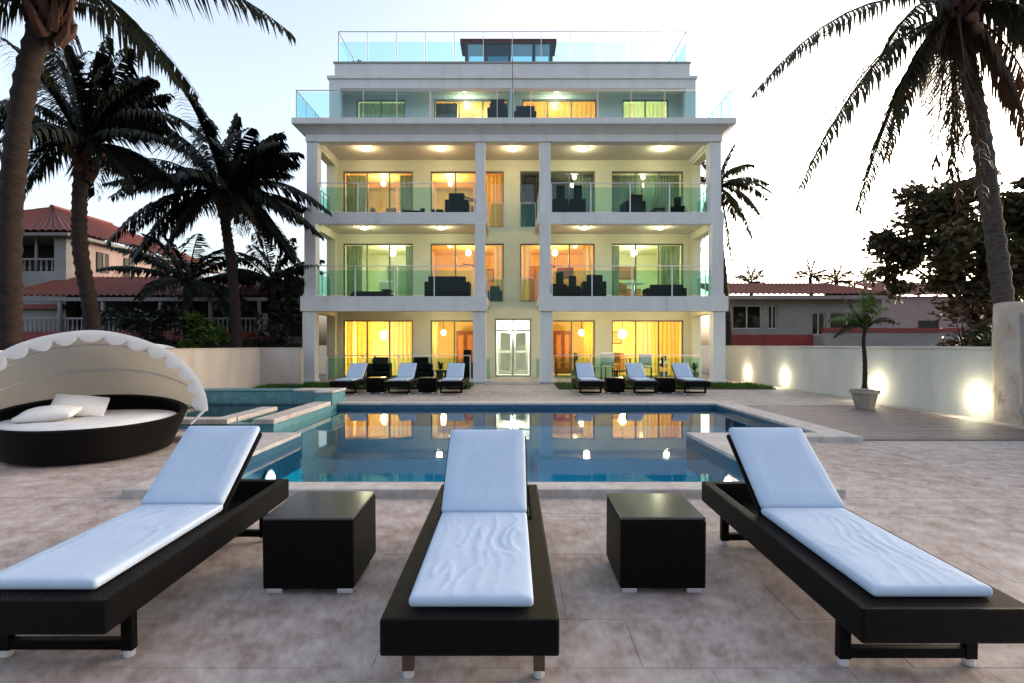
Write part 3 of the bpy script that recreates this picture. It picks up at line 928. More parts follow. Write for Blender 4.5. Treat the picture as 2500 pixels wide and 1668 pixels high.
curtain(4.2, 5.45, 6.33, 8.6, CY, 'curtain_green', 'green curtain drawn behind the third floor armchair, lit wall side', 9)
curtain(5.6, 7.1, 6.33, 8.6, CY, 'curtain_green', 'wide green curtain at the outer end of the third floor, lit wall side', 11)
C4 = 22.95
curtain(-6.5, -4.56, 9.7, 11.74, C4, 'curtain_green', 'pale green curtain in the outer penthouse window, palm side', 12)
curtain(-3.25, -2.35, 9.7, 11.74, C4, 'curtain_dark', 'dark curtain in the penthouse beside the divider, outer half')
curtain(-.95, -.22, 9.7, 11.74, C4, 'curtain_dark', 'dark curtain in the penthouse beside the divider, inner half')
curtain(.5, 3.5, 9.7, 11.74, C4, 'curtain_yellow', 'wide golden curtain across the penthouse window beside the divider', 16)
curtain(4.72, 6.55, 9.7, 11.74, C4, 'curtain_cream', 'cream curtain in the outer penthouse window, lit wall side', 10)

# ================================================================== FURNITURE INSIDE AND ON THE BALCONIES
def wardrobe(x0, x1, y, z0, ref):
    t = thing('wardrobe', ref, 'wardrobe', ((x0 + x1) / 2, y, z0))
    MB().box(x0, x1, y, y + .5, z0, z0 + 2.0).build('carcass', 'wood_red', t, bevel=.01)
    m = (x0 + x1) / 2
    for a, b in ((x0 + .02, m - .015), (m + .015, x1 - .02)):
        d = MB().box(a, b, y - .03, y - .002, z0 + .08, z0 + 1.95).build('door', 'wood_red', t, bevel=.006)
        MB().box(a + .08, b - .08, y - .04, y - .031, z0 + .25, z0 + 1.8).build('panel', 'wood_orange', d)
wardrobe(-2.62, -1.75, 25.2, .06, 'red wooden wardrobe in the ground floor room, palm side')
wardrobe(1.98, 2.75, 25.0, .06, 'red wooden wardrobe in the ground floor room, lit wall side')

def ceiling_fan(x, y, z, ref):
    t = thing('ceiling_fan', ref, 'ceiling fan', (x, y, z))
    MB().tube([(x, y, z), (x, y, z + .45)], .02, 8).build('rod', 'dark_paint', t)
    MB().lathe([(.03, -.08), (.11, -.05), (.12, .03), (.05, .07)], (x, y, z), 14).build('motor', 'wood_red', t, smooth=True)
    for k in range(5):
        a = k * 2 * math.pi / 5 + .3
        MB().box(.10, .72, -.07, .07, -.012, 0).xform(Matrix.Translation((x, y, z)) @ Matrix.Rotation(a, 4, 'Z') @ Matrix.Rotation(R(12), 4, 'X')).build('blade', 'wood_red', t)
ceiling_fan(-1.75, 24.6, 5.05, 'brown ceiling fan in the orange second floor room, palm side')
ceiling_fan(1.95, 24.6, 5.05, 'brown ceiling fan in the orange second floor room, lit wall side')
ceiling_fan(-1.75, 24.8, 8.1, 'brown ceiling fan in the orange third floor room, palm side')

def plant(x, y, z, h, n, ref, pot='pot_clay', lm='palm_leaf_dark', pr=.16, spread=.45, cat='plant', nm='potted_plant'):
    t = thing(nm, ref, cat, (x, y, z))
    MB().lathe([(pr * .7, 0), (pr, pr * 1.6), (pr * 1.06, pr * 1.65), (pr * 1.0, pr * 1.8), (pr * .85, pr * 1.75)], (x, y, z), 16).build('pot', pot, t, smooth=False)
    r = random.Random(int(abs(x) * 97 + z * 31))
    MB().tube([(x, y, z + pr), (x + .02, y, z + h * .45)], [.02, .012], 6).build('stem', 'palm_bark', t)
    f = MB()
    for k in range(n):
        a = r.uniform(0, 6.28); e = r.uniform(.3, 1.3); L = r.uniform(.6, 1) * spread
        b = Vector((x, y, z + h * r.uniform(.35, .6)))
        d = Vector((math.cos(a) * math.cos(e), math.sin(a) * math.cos(e), math.sin(e)))
        s = d.cross(Vector((0, 0, 1))).normalized() * r.uniform(.03, .06)
        p1 = b + d * L * .55; p2 = b + d * L + Vector((0, 0, -.25 * L))
        f.add([b - s * .3, b + s * .3, p1 + s, p1 - s, p2], [(0, 1, 2, 3), (3, 2, 4)])
    f.build('foliage', lm, t)
    return t
plant(-6.0, 23.2, .06, 1.25, 24, 'leafy plant inside the ground floor window, palm side')
plant(2.72, 23.1, .06, 1.5, 30, 'broad leaved plant inside the ground floor window, lit wall side', lm='bush_leaf')
plant(-5.95, 22.9, 6.31, 1.35, 30, 'leafy plant in the orange third floor room with dark curtains')
plant(6.02, 21.3, .055, 1.15, 30, 'dark bushy plant in a pot on the ground terrace by the lit wall', spread=.5)
plant(7.15, 21.0, .055, .85, 26, 'small green plant at the outer end of the ground terrace', lm='bush_leaf', spread=.35)
plant(-2.9, 21.6, .055, .9, 26, 'dark bushy plant between the wicker chairs on the ground terrace, palm side', spread=.4)
plant(-6.62, 23.0, 12.87, .75, 60, 'round dark bush in a pot at the corner of the roof terrace', spread=.5)

# pieces that furnish the rooms
def cabinet(x0, x1, y, z0, h, n, mat, dm, label, nm='cabinet'):
    t = thing(nm, label, 'cabinet', ((x0 + x1) / 2, y, z0))
    MB().box(x0, x1, y, y + .4, z0, z0 + h).build('carcass', mat, t, bevel=.008)
    for k in range(n):
        a = x0 + (x1 - x0) * k / n + .025; b = x0 + (x1 - x0) * (k + 1) / n - .025
        d = MB().box(a, b, y - .025, y - .002, z0 + .06, z0 + h - .05).build('door', dm, t, bevel=.006)
        MB().box(b - .05, b - .035, y - .045, y - .026, z0 + h * .5, z0 + h * .5 + .12).build('handle', 'steel', d)
def picture(x, y, z, w, h, mat, label):
    t = thing('wall_picture', label, 'picture', (x, y, z))
    MB().cells([x - w / 2, x - w / 2 + .04, x + w / 2 - .04, x + w / 2], [z - h / 2, z - h / 2 + .04, z + h / 2 - .04, z + h / 2],
               lambda a, b: not (abs(a - x) < w / 2 - .04 and abs(b - z) < h / 2 - .04), y - .03, y, 'xzy').build('frame', 'wood_red', t)
    MB().box(x - w / 2 + .03, x + w / 2 - .03, y - .012, y - .004, z - h / 2 + .03, z + h / 2 - .03).build('canvas', mat, t)
YR = YB + 3.86
cabinet(-6.0, -5.0, YR - .42, 3.2, 2.05, 2, 'hall_white', 'curtain_green', 'white cabinet with two dark green doors in the pale second floor room')
cabinet(-3.1, -1.9, YR - .42, 3.2, 1.0, 3, 'hall_white', 'hall_white', 'low white cabinet in the orange second floor room, palm side')
cabinet(.7, 1.5, YR - .42, 3.2, 2.0, 2, 'wood_orange', 'wood_orange', 'tall orange wooden cabinet in the second floor room, lit wall side')
cabinet(5.0, 6.2, YR - .42, 3.2, .9, 3, 'wood_red', 'wood_orange', 'low brown sideboard in the pale second floor room, lit wall side')
cabinet(-5.4, -4.4, YR - .42, 6.32, 1.1, 2, 'wood_orange', 'wood_orange', 'wooden sideboard in the third floor dining room')
cabinet(-3.2, -2.2, YR - .42, 6.32, 2.1, 2, 'hall_white', 'hall_white', 'tall white cabinet in the third floor room with the golden curtain')
cabinet(4.2, 5.4, YR - .42, .07, .95, 3, 'wood_orange', 'wood_orange', 'orange sideboard behind the ground floor dining table')
picture(4.9, YR - .01, 1.75, .9, .6, 'curtain_cream', 'cream picture on the ground floor dining room wall')
picture(-5.6, YR - .01, 1.7, 1.0, .7, 'room_orange', 'orange picture on the ground floor wall behind the yellow curtains')
picture(2.6, YR - .01, 4.9, .8, .55, 'wood_red', 'dark picture in the orange second floor room, lit wall side')
picture(-1.3, YR - .01, 4.8, .8, .6, 'curtain_cream', 'cream picture in the orange second floor room, palm side')
picture(5.6, YR - .01, 4.9, .9, .6, 'wood_orange', 'brown picture above the sideboard in the pale second floor room')
picture(-1.6, YR - .01, 7.9, .8, .6, 'wood_red', 'dark picture in the orange third floor room, palm side')
# inner hall door behind the entrance
t = thing('hall_door', 'white inner double door with glass panes in the entrance hall', 'door', (.05, YB + 2.2, .06))
for a, b in ((-.62, .02), (.07, .72)):
    lf = MB().cells([a, a + .09, b - .09, b], [.07, .25, 1.05, 1.15, 1.95, 2.05], lambda x, z: not (a + .09 < x < b - .09 and (.25 < z < 1.05 or 1.15 < z < 1.95)), YB + 2.2, YB + 2.25, 'xzy').build('leaf', 'frame_grey', t)
    MB().box(a + .08, b - .08, YB + 2.22, YB + 2.23, .24, 1.96).build('pane', 'window_glass', lf)
MB().cells([-.8, -.63, .73, .88], [.07, 2.06, 2.66], lambda x, z: not (-.63 < x < .73 and z < 2.06), YB + 2.2, YB + 2.3, 'xzy').build('surround', 'hall_white', t)

# chair kinds; built once, then copied
def make_armchair(nm, w, d, hs, hb, mat, cm):
    t = thing(nm, None, None)
    MB().box(-w / 2, w / 2, -d / 2, d / 2, .06, hs - .1).build('base', mat, t, bevel=.03)
    for s in (-1, 1):
        MB().box(min(s * w / 2, s * (w / 2 - .14)), max(s * w / 2, s * (w / 2 - .14)), -d / 2, d / 2, hs - .098, hs + .20).build('arm', mat, t, bevel=.03)
    MB().box(-w / 2 + .142, w / 2 - .142, d / 2 - .16, d / 2, hs - .098, hb).build('backrest', mat, t, bevel=.04)
    MB().soft((0, -.07, hs - .02), (w - .30, d - .2, .15), .05, (6, 6, 2)).build('seat_cushion', cm, t, smooth=True)
    for sx_ in (-1, 1):
        for sy_ in (-1, 1):
            MB().box(sx_ * (w / 2 - .08) - .025, sx_ * (w / 2 - .08) + .025, sy_ * (d / 2 - .08) - .025, sy_ * (d / 2 - .08) + .025, 0, .062).build('leg', 'dark_paint', t)
    return t
CH = {}
def put(kind, loc, rz, label, cat, group=None, scale=None):
    src = CH[kind]
    if not src.get('used'):
        o = src['o']; src['used'] = 1
    else:
        o = copy_tree(src['o'])
    o.location = loc; o.rotation_euler = (0, 0, rz)
    if scale: o.scale = scale
    tag(o, label, cat, group)
    return o
CH['arm'] = {'o': make_armchair('wicker_armchair', .88, .85, .42, .86, 'wicker_back', 'wicker_back')}
CH['sofa'] = {'o': make_armchair('wicker_sofa', 1.7, .85, .42, .82, 'wicker_back', 'wicker_back')}
CH['tall'] = {'o': make_armchair('high_back_chair', .60, .62, .45, 1.16, 'wicker_back', 'wicker_back')}
def make_dining(nm, mat, back):
    t = thing(nm, None, None)
    MB().soft((0, 0, .46), (.46, .46, .06), .02, (4, 4, 2)).build('seat', back, t, smooth=True)
    MB().soft((0, .21, .78), (.44, .05, .46), .02, (5, 2, 5)).build('backrest', back, t, smooth=True)
    for sx_ in (-1, 1):
        for sy_ in (-1, 1):
            MB().tube([(sx_ * .19, sy_ * .19, 0), (sx_ * .19, sy_ * .19, .44 if sy_ < 0 else .56)], .018, 6).build('leg', mat, t)
    return t
CH['pale'] = {'o': make_dining('dining_chair', 'dark_paint', 'pillow_white')}
CH['wood'] = {'o': make_dining('wooden_chair', 'wood_red', 'wood_orange')}
def make_table(nm, w, d, h, mat, legmat):
    t = thing(nm, None, None)
    MB().box(-w / 2, w / 2, -d / 2, d / 2, h - .04, h).build('tabletop', mat, t, bevel=.012)
    for sx_ in (-1, 1):
        for sy_ in (-1, 1):
            MB().box(sx_ * (w / 2 - .06) - .03, sx_ * (w / 2 - .06) + .03, sy_ * (d / 2 - .06) - .03, sy_ * (d / 2 - .06) + .03, 0, h - .041).build('leg', legmat, t)
    return t
CH['low'] = {'o': make_table('low_table', .62, .55, .36, 'wicker_back', 'wicker_back')}
CH['dine'] = {'o': make_table('dining_table', 1.2, .8, .74, 'wood_orange', 'wood_red')}
def make_round():
    t = thing('round_table', None, None)
    MB().lathe([(.42, .70), (.42, .735), (.40, .74)], (0, 0, 0), 28).build('tabletop', 'white_plastic', t)
    MB().lathe([(.05, .02), (.05, .698)], (0, 0, 0), 12).build('stem', 'steel', t)
    MB().lathe([(.24, 0), (.24, .02), (.06, .04)], (0, 0, 0), 20).build('foot', 'steel', t)
    return t
CH['round'] = {'o': make_round()}
def make_chaise():
    t = thing('low_chaise', None, None)
    MB().box(-.75, .75, -.3, .3, .06, .20).build('base', 'wicker_back', t, bevel=.02)
    MB().soft((0, 0, .24), (1.4, .54, .09), .04, (10, 5, 2)).build('cushion', 'wicker_back', t, smooth=True)
    MB().box(.45, .74, -.29, .29, .262, .36).build('headrest', 'wicker_back', t, bevel=.03)
    for a in (-1, 1):
        for b in (-1, 1):
            MB().box(a * .68 - .03, a * .68 + .03, b * .25 - .03, b * .25 + .03, 0, .062).build('leg', 'dark_paint', t)
    return t
CH['chaise'] = {'o': make_chaise()}
P_ = math.pi
# ground terrace
put('arm', (-3.62, 21.4, .052), .2, 'dark wicker armchair on the ground terrace beside the middle window pier, palm side', 'armchair')
put('tall', (-1.85, 21.3, .052), -.3, 'dark high backed chair on the ground terrace next to the entrance, palm side', 'chair')
put('low', (-2.85, 21.1, .052), 0, 'dark low table between the chairs on the ground terrace, palm side', 'table')
put('arm', (-5.3, 21.5, .052), .1, 'dark wicker armchair on the ground terrace in front of the yellow curtains', 'armchair')
put('pale', (3.65, 21.4, .052), P_ + .4, 'pale backed chair on the ground terrace beside the window pier, lit wall side', 'chair', None, (1.4, 1.3, 1.05))
put('pale', (5.35, 21.5, .052), P_ - .3, 'pale backed chair on the ground terrace near the golden curtain, lit wall side', 'chair', None, (1.15, 1.1, 1.0))
put('low', (4.35, 21.2, .052), 0, 'dark low table on the ground terrace between the pale backed chairs', 'table')
put('dine', (4.75, 24.4, .062), 0, 'orange wooden dining table inside the ground floor room by the lit wall', 'table')
put('wood', (4.5, 23.7, .062), P_, 'orange wooden chair in front of the indoor dining table', 'chair', None, (1.1, 1.1, 1.0))
put('dine', (2.35, 23.6, .062), 0, 'wooden table inside the ground floor room with the broad leaved plant', 'table', None, (.75, .8, .8))
put('wood', (2.95, 23.2, .062), P_ / 2, 'wooden chair beside the table in the room with the broad leaved plant', 'chair')
# second floor
put('sofa', (-2.45, 20.6, 3.172), P_, 'large dark wicker sofa on the second floor balcony, palm side', 'sofa')
put('chaise', (-5.4, 20.7, 3.172), 0, 'low dark chaise on the second floor balcony, palm side', 'chaise')
put('arm', (-.72, 22.9, 3.2), P_, 'dark armchair behind the inner window guard on the second floor, palm side', 'armchair', None, (.7, .7, .8))
put('tall', (1.78, 20.9, 3.172), P_ + .3, 'dark high backed chair on the second floor balcony next to the inner column', 'chair', None, (.9, .9, .9))
put('tall', (2.35, 20.7, 3.172), P_ - .2, 'dark high backed chair on the second floor balcony beside the big armchair', 'chair', None, (.9, .9, .75))
put('arm', (3.1, 20.5, 3.172), P_, 'big dark wicker armchair on the second floor balcony, lit wall side', 'armchair')
put('round', (4.7, 20.8, 3.172), 0, 'white round table on the second floor balcony, lit wall side', 'table', None, (1, 1, .85))
put('sofa', (5.9, 20.8, 3.172), P_, 'low dark sofa on the second floor balcony at the outer end, lit wall side', 'sofa', None, (.9, .9, .65))
put('pale', (-5.6, 23.6, 3.2), 0, 'pale chair in the second floor room with the bright lamp, palm side', 'chair')
put('wood', (4.9, 23.8, 3.2), 0, 'wooden chair in the pale second floor room, lit wall side', 'chair')
# third floor
put('arm', (-2.1, 20.7, 6.292), P_, 'dark wicker armchair on the third floor balcony, palm side', 'armchair')
put('low', (-2.85, 20.6, 6.292), 0, 'small dark low table beside the third floor armchair, palm side', 'table', None, (.7, .7, .75))
put('chaise', (-3.85, 20.9, 6.292), .2, 'low dark chaise on the third floor balcony, palm side', 'chaise', None, (.6, .9, 1.1))
put('tall', (1.84, 20.6, 6.292), P_, 'dark high backed chair on the third floor balcony next to the inner column', 'chair')
put('tall', (2.5, 20.6, 6.292), P_, 'dark high backed chair on the third floor balcony, second from the inner column', 'chair')
put('arm', (4.65, 20.7, 6.292), P_ + .15, 'dark wicker armchair on the third floor balcony, lit wall side', 'armchair', None, (.88, .9, .95))
put('low', (5.65, 20.7, 6.292), 0, 'small dark low table on the third floor balcony, lit wall side', 'table', None, (.7, .7, 1))
put('tall', (6.5, 20.9, 6.292), P_ - .5, 'dark high backed chair at the outer end of the third floor balcony', 'chair', None, (.9, .9, .7))
put('round', (-5.1, 24.2, 6.312), 0, 'round dining table in the third floor room with dark curtains', 'table')
put('wood', (-5.2, 23.4, 6.312), P_, 'wooden chair at the round third floor dining table', 'chair')
# penthouse terrace
put('sofa', (.5, 20.6, 9.642), P_, 'dark low sofa on the penthouse terrace beside the divider', 'sofa', None, (.5, .9, .95))
put('arm', (-.55, 20.9, 9.642), P_, 'dark armchair on the penthouse terrace beside the divider', 'armchair', None, (.9, 1, 1.35))

# ================================================================== SUN LOUNGERS
def make_lounger(seed, bar=True):
    """foot end at y=0, head end at y=1.9, width .72, ground at z=0"""
    t = thing('sun_lounger', None, None)
    rn = random.Random(seed)
    so = Vector((seed * 3.7, seed * 1.3, seed * 2.1))
    MB().cells([-.36, -.29, .29, .36], [0, 1.14, 1.83, 1.9], lambda x, y: not (-.29 < x < .29 and 1.14 < y < 1.83), .235, .385).build('frame', 'wicker_dark', t, bevel=.012)
    MB().box(-.288, .288, 1.142, 1.828, .24, .252).build('base_panel', 'wicker_dark', t)
    for y in (.24, 1.62):
        for s in (-1, 1):
            MB().box(s * .29 - .025, s * .29 + .025, y - .02, y + .02, .035, .236).build('leg', 'wicker_dark' if bar else 'leg_brown', t)
            MB().lathe([(.022, 0), (.026, .006), (.024, .036)], (s * .29, y, 0), 10).build('foot', 'foot_metal', t)
        if bar or y > 1:
            MB().box(-.264, .264, y - .018, y + .018, .04, .085).build('stretcher', 'wicker_dark', t)
    hy, hz_ = 1.13, .39
    ang = math.atan2(.40, .53)
    def wr(p, amp):
        q = p + so
        a = noise.noise(Vector((q.x * 15 + 1.3 * noise.noise(q * 3), q.y * 2.0 + .5 * noise.noise(q * 7), 0)))
        gate = max(0, .45 + noise.noise(q * 2.2 + Vector((5, 0, 0))))
        ridge = (1 - abs(a)) ** 11 * gate
        soft_ = noise.noise(q * 4) * .25 + noise.noise(q * 23) * .05
        return amp * (ridge + soft_)
    def seat_d(p):
        edge = min(1, (.26 - abs(p.x)) / .07, (.56 - abs(p.y)) / .08)
        mid = max(0, 1 - abs(p.y + .05) / .6)
        if p.z > 0:
            return p + Vector((0, 0, max(0, edge) * (wr(p, .009) * (.35 + mid) + .006)))
        return p
    MB().soft((0, .09 + .52, hz_ + .022), (.52, 1.06, .046), .018, (44, 88, 3), seat_d).build('seat_mattress', 'cushion_near', t, smooth=True)
    L = .665
    def back_d(p):
        edge = max(0, min(1, (.26 - abs(p.x)) / .07, (L / 2 - abs(p.y)) / .08))
        if p.z > 0:
            return p + Vector((0, 0, edge * (wr(p + Vector((3, 1, 0)), .0035) + .012)))
        return p
    M = Matrix.Translation((0, hy, hz_)) @ Matrix.Rotation(ang, 4, 'X')
    MB().soft((0, L / 2 + .018, .040), (.52, L, .046), .018, (30, 36, 3), back_d).xform(M).build('back_mattress', 'cushion_near', t, smooth=True)
    pipe = []
    for k in range(41):
        q = k / 40 * 2 * math.pi
        cx_, cy_ = math.cos(q), math.sin(q)
        pipe.append((max(-.253, min(.253, .36 * cx_ * 1.5)), .61 + max(-.523, min(.523, .9 * cy_ * 1.3)), hz_ + .036))
    MB().tube(pipe, .0045, 5, False).build('piping', 'cushion', t, smooth=True)
    MB().box(-.27, .27, .0, L - .01, -.012, .014).xform(M).build('backrest_panel', 'wicker_dark', t, bevel=.006)
    top = M @ Vector((0, L * .62, -.012))
    MB().tube([top, (0, 1.70, .256)], .011, 6).build('prop', 'wicker_dark', t)
    return t
tilt = math.atan(SL)
near_l = [((-.17, 2.15), 'white cushioned dark wicker lounger between the two small tables', 1),
          ((1.815, 2.235), 'white cushioned dark wicker lounger nearest the brown board deck', 2),
          ((-2.10, 2.30), 'white cushioned dark wicker lounger nearest the round daybed', 3)]
for (x, y), lab, sd_ in near_l:
    l = make_lounger(sd_, sd_ != 1)
    place(l, (x, y, deck_z(y)), 0, tilt)
    tag(l, lab, 'sun lounger', 'near sun loungers')
proto = make_lounger(4)
far = [(-4.72, 'outermost on the spa side'), (-3.2, 'middle one on the spa side'), (-1.72, 'beside the entrance, spa side'),
       (2.22, 'beside the entrance, lit wall side'), (3.76, 'between two cube tables, lit wall side'), (5.18, 'nearest the lit wall')]
for i, (x, ref) in enumerate(far):
    l = proto if i == 0 else copy_tree(proto)
    place(l, (x, 14.95, 0), 0)
    tag(l, 'white lounger in the row across the pool, ' + ref, 'sun lounger', 'far sun loungers')

def make_side_table(w, d, h):
    t = thing('side_table', None, None)
    MB().box(-w / 2, w / 2, -d / 2, d / 2, .035, h - .02).build('body', 'wicker_dark', t, bevel=.012)
    MB().box(-w / 2 + .004, w / 2 - .004, -d / 2 + .004, d / 2 - .004, h - .017, h).build('tabletop', 'table_glass', t, bevel=.004)
    for a in (-1, 1):
        for b in (-1, 1):
            MB().box(a * (w / 2 - .06) - .045, a * (w / 2 - .06) + .045, b * (d / 2 - .06) - .04, b * (d / 2 - .06) + .04, 0, .033).build('foot', 'foot_metal', t, bevel=.006)
    return t
surf('table_glass', (.05, .045, .042), (.04, .036, .034), 2, .16, spec=.5)
a = make_side_table(.53, .52, .455)
place(a, (-1.185, 3.38, deck_z(3.38)), 0, tilt); tag(a, 'dark wicker cube table between the daybed side lounger and the middle lounger', 'side table', 'cube side tables')
b = make_side_table(.50, .47, .455)
place(b, (.88, 3.36, deck_z(3.36)), 0, tilt); tag(b, 'dark wicker cube table between the middle lounger and the brown deck side lounger', 'side table', 'cube side tables')
for x, ref in ((3.0, 'nearest the entrance, lit wall side'), (4.48, 'nearest the lit wall'), (-3.96, 'outer one, spa side'), (-2.46, 'inner one, spa side')):
    c = copy_tree(b)
    place(c, (x, 15.75, 0), 0)
    tag(c, 'dark cube table in the row across the pool, ' + ref, 'side table', 'cube side tables')

# ================================================================== ROUND DAYBED
D = thing('daybed', 'round dark wicker daybed with a cream folding canopy', 'daybed', (-5.46, 6.97, 0))
OFF[D.name] = Vector()
D.rotation_euler = (0, 0, R(31))
def rim_z(a, lo=.43, hi=.66):
    return lo + (hi - lo) * (.5 + .5 * math.sin(a)) ** 1.3
def base_fn(u, v):
    a = u * 2 * math.pi
    zr = rim_z(a)
    prof = [(.80, .02), (.88, .05), (.97, .05 + (zr - .05) * .45), (1.06, zr - .03), (1.075, zr), (1.04, zr + .02), (.99, zr), (.975, .30)]
    k = v * (len(prof) - 1); i = min(int(k), len(prof) - 2); f = k - i
    r_, z_ = (prof[i][j] + (prof[i + 1][j] - prof[i][j]) * f for j in (0, 1))
    return (r_ * math.cos(a), r_ * math.sin(a), z_)
MB().grid(base_fn, 56, 14, True).build('base', 'wicker_dark', D, smooth=True)
MB().lathe([(.7, 0), (.78, .02), (.70, .03)], (0, 0, 0), 30).build('plinth', 'dark_paint', D)
MB().lathe([(.95, .31), (.97, .36), (.965, .43), (.93, .462), (.6, .475), (.02, .478)], (0, 0, 0), 44).build('mattress', 'pillow_white', D, smooth=True)
def can(u, w, k=1.0):
    a = u * math.pi
    sag = 1 - .035 * abs(math.sin(w * 3)) * math.sin(a) + .016 * noise.noise(Vector((u * 7, w * 4, 2.0)))
    return Vector((1.30 * math.cos(a) * k, 1.22 * math.sin(a) * math.sin(w) * sag * k, .47 + 1.12 * math.sin(a) * math.cos(w) * sag * k))
MB().grid(lambda u, v: can(u, R(-3 + 92 * v)), 44, 18).build('canopy', 'canopy_cloth', D, smooth=True)
def val(u, v):
    k = 1.012 - v * (.075 + .075 * abs(math.sin(u * math.pi * 15)) ** .7 * (1 + .35 * noise.noise(Vector((u * 9, 4, 0)))))
    p = can(u, R(-3.5), k)
    return p + Vector((0, -.012 - .012 * math.sin(v * 3), 0))
MB().grid(val, 180, 4).build('valance', 'valance_cloth', D, smooth=True)
for i, w_ in enumerate((-3, 28, 58, 87)):
    MB().tube([can(u / 24, R(w_), .985) for u in range(25)], .013, 6).build('canopy_hoop', 'rail_paint', D, smooth=True)
for s in (-1, 1):
    MB().tube([(s * 1.10, 0, .30), (s * 1.29, 0, .50)], .02, 8).build('hinge_post', 'rail_paint', D)
def pillow(loc, rz, rx, ry, size, ref):
    def pd(p):
        u, v = p.x / (size[0] / 2), p.y / (size[1] / 2)
        k = max(.08, (1 - u * u) * (1 - v * v)) ** .5
        return Vector((p.x * (1 - .06 * (1 - abs(v)) * 0), p.y, p.z * k * (1 + .12 * noise.noise(Vector((p.x * 7, p.y * 7, p.z * 3))))))
    o = MB().soft((0, 0, 0), size, .02, (18, 14, 4), pd).build('pillow', 'pillow_white', None, smooth=True)
    o.location = loc; o.rotation_euler = (rx, ry, rz)
    return tag(o, ref, 'pillow', 'daybed pillows')
pillow((-5.72, 6.62, .555), R(20), R(8), R(-4), (.58, .40, .20), 'plump white pillow lying flat on the daybed')
pillow((-5.68, 7.05, .61), R(30), R(30), R(8), (.58, .42, .16), 'white pillow leaning behind the flat one on the daybed')

# ================================================================== PALMS AND TREES
def bez(p0, p1, p2, t):
    return p0 * (1 - t) ** 2 + p1 * 2 * t * (1 - t) + p2 * t * t
def frond(root, p0, tip, lift, mat, rs, leaf_len=.75, n=46, droop=.7, wid=.030, name='frond', thin=1.0):
    """one feather leaf: arched midrib from p0 to tip with two combs of hanging leaflets"""
    p0, tip = Vector(p0), Vector(tip)
    ctrl = (p0 + tip) / 2 + Vector((0, 0, lift))
    m = MB()
    K = 9
    m.tube([bez(p0, ctrl, tip, i / K) for i in range(K + 1)], [.035 * (1 - .85 * i / K) for i in range(K + 1)], 5)
    up = Vector((0, 0, 1))
    for i in range(n):
        t = .10 + .90 * (i + .5) / n
        c = bez(p0, ctrl, tip, t)
        T = (bez(p0, ctrl, tip, min(1, t + .02)) - bez(p0, ctrl, tip, t - .02)).normalized()
        S = T.cross(up)
        if S.length < .15:
            S = T.cross(Vector((rs.uniform(-1, 1), rs.uniform(-1, 1), .1)))
        S.normalize()
        env = (math.sin(min(1, (t - .02) * 1.9) * math.pi / 2) * (1 - .72 * max(0, t - .55) / .45))
        for s in (-1, 1):
            if rs.random() > thin - .12: continue
            L = leaf_len * env * rs.uniform(.55, 1.12)
            g = droop * rs.uniform(.65, 1.25)
            d = (S * s + T * rs.uniform(.45, .8) - up * g * .55).normalized()
            d2 = (S * s * .55 + T * .45 - up * g * 1.5).normalized()
            a = c; b = c + d * L * .5; e = b + d2 * L * .5
            wv = d.cross(up)
            wv = (wv.normalized() if wv.length > .1 else T) * wid * rs.uniform(.7, 1.2)
            wv = (wv + T * wid * .5)
            m.add([a - wv * .5, a + wv * .5, b + wv, b - wv, e], [(0, 1, 2, 3), (3, 2, 4)])
    return m.build(name, mat, root)

def trunk_mesh(pts, r0, r1, rings, rs, n=12):
    pts = [Vector(p) for p in pts]
    def at(t):
        k = t * (len(pts) - 1); i = min(int(k), len(pts) - 2); f = k - i
        p_1 = pts[max(i - 1, 0)]; p0, p1 = pts[i], pts[i + 1]; p2 = pts[min(i + 2, len(pts) - 1)]
        return .5 * ((2 * p0) + (p1 - p_1) * f + (2 * p_1 - 5 * p0 + 4 * p1 - p2) * f * f + (3 * p0 - p_1 - 3 * p1 + p2) * f ** 3)
    P, Rr = [], []
    for i in range(rings * 3 + 1):
        t = i / (rings * 3)
        P.append(at(t))
        Rr.append((r0 + (r1 - r0) * t) * (1.10 if i % 3 == 0 else .955) * (1 + .05 * noise.noise(Vector((t * 30, r0 * 9, 0)))) * (1 + .5 * max(0, .06 - t) / .06))
    return MB().tube(P, Rr, n)

def palm(name, label, pts, r0, r1, fronds, mat, bark, rs, leaf_len=.75, n=46, boots=0, nuts=0, wid=.03, droop=.7, group=None, rings=26, spear=0):
    root = thing(name, label, 'palm tree', tuple(pts[0]), group)
    trunk_mesh(pts, r0, r1, rings, rs).build('trunk', bark, root, smooth=True)
    top = Vector(pts[-1])
    for k in range(boots):
        a = k * 2.4; h = -.9 + 1.1 * k / boots
        b0 = top + Vector((math.cos(a) * r1 * .8, math.sin(a) * r1 * .8, h))
        b1 = b0 + Vector((math.cos(a) * rs.uniform(.15, .3), math.sin(a) * rs.uniform(.15, .3), rs.uniform(.35, .6)))
        MB().tube([b0, (b0 + b1) / 2 + Vector((math.cos(a), math.sin(a), 0)) * .05, b1], [.11, .075, .03], 6).build('leaf_base', 'boot_fibre', root)
    for f in fronds:
        tip, lift = f[0], f[1]
        m_ = f[2] if len(f) > 2 and f[2] else mat
        dr = f[3] if len(f) > 3 else droop
        st = top + Vector((rs.uniform(-.08, .08), rs.uniform(-.08, .08), rs.uniform(-.15, .1)))
        frond(root, st, tip, lift, m_, rs, leaf_len, n, dr, wid)
    for k in range(nuts):
        a = rs.uniform(0, 6.28)
        c = top + Vector((math.cos(a) * rs.uniform(.2, .42), math.sin(a) * rs.uniform(.2, .42), rs.uniform(-.55, -.1)))
        MB().soft(tuple(c), (.22, .22, .26), .10, (4, 4, 4)).build('coconut', 'coconut', root, smooth=True)
    return root
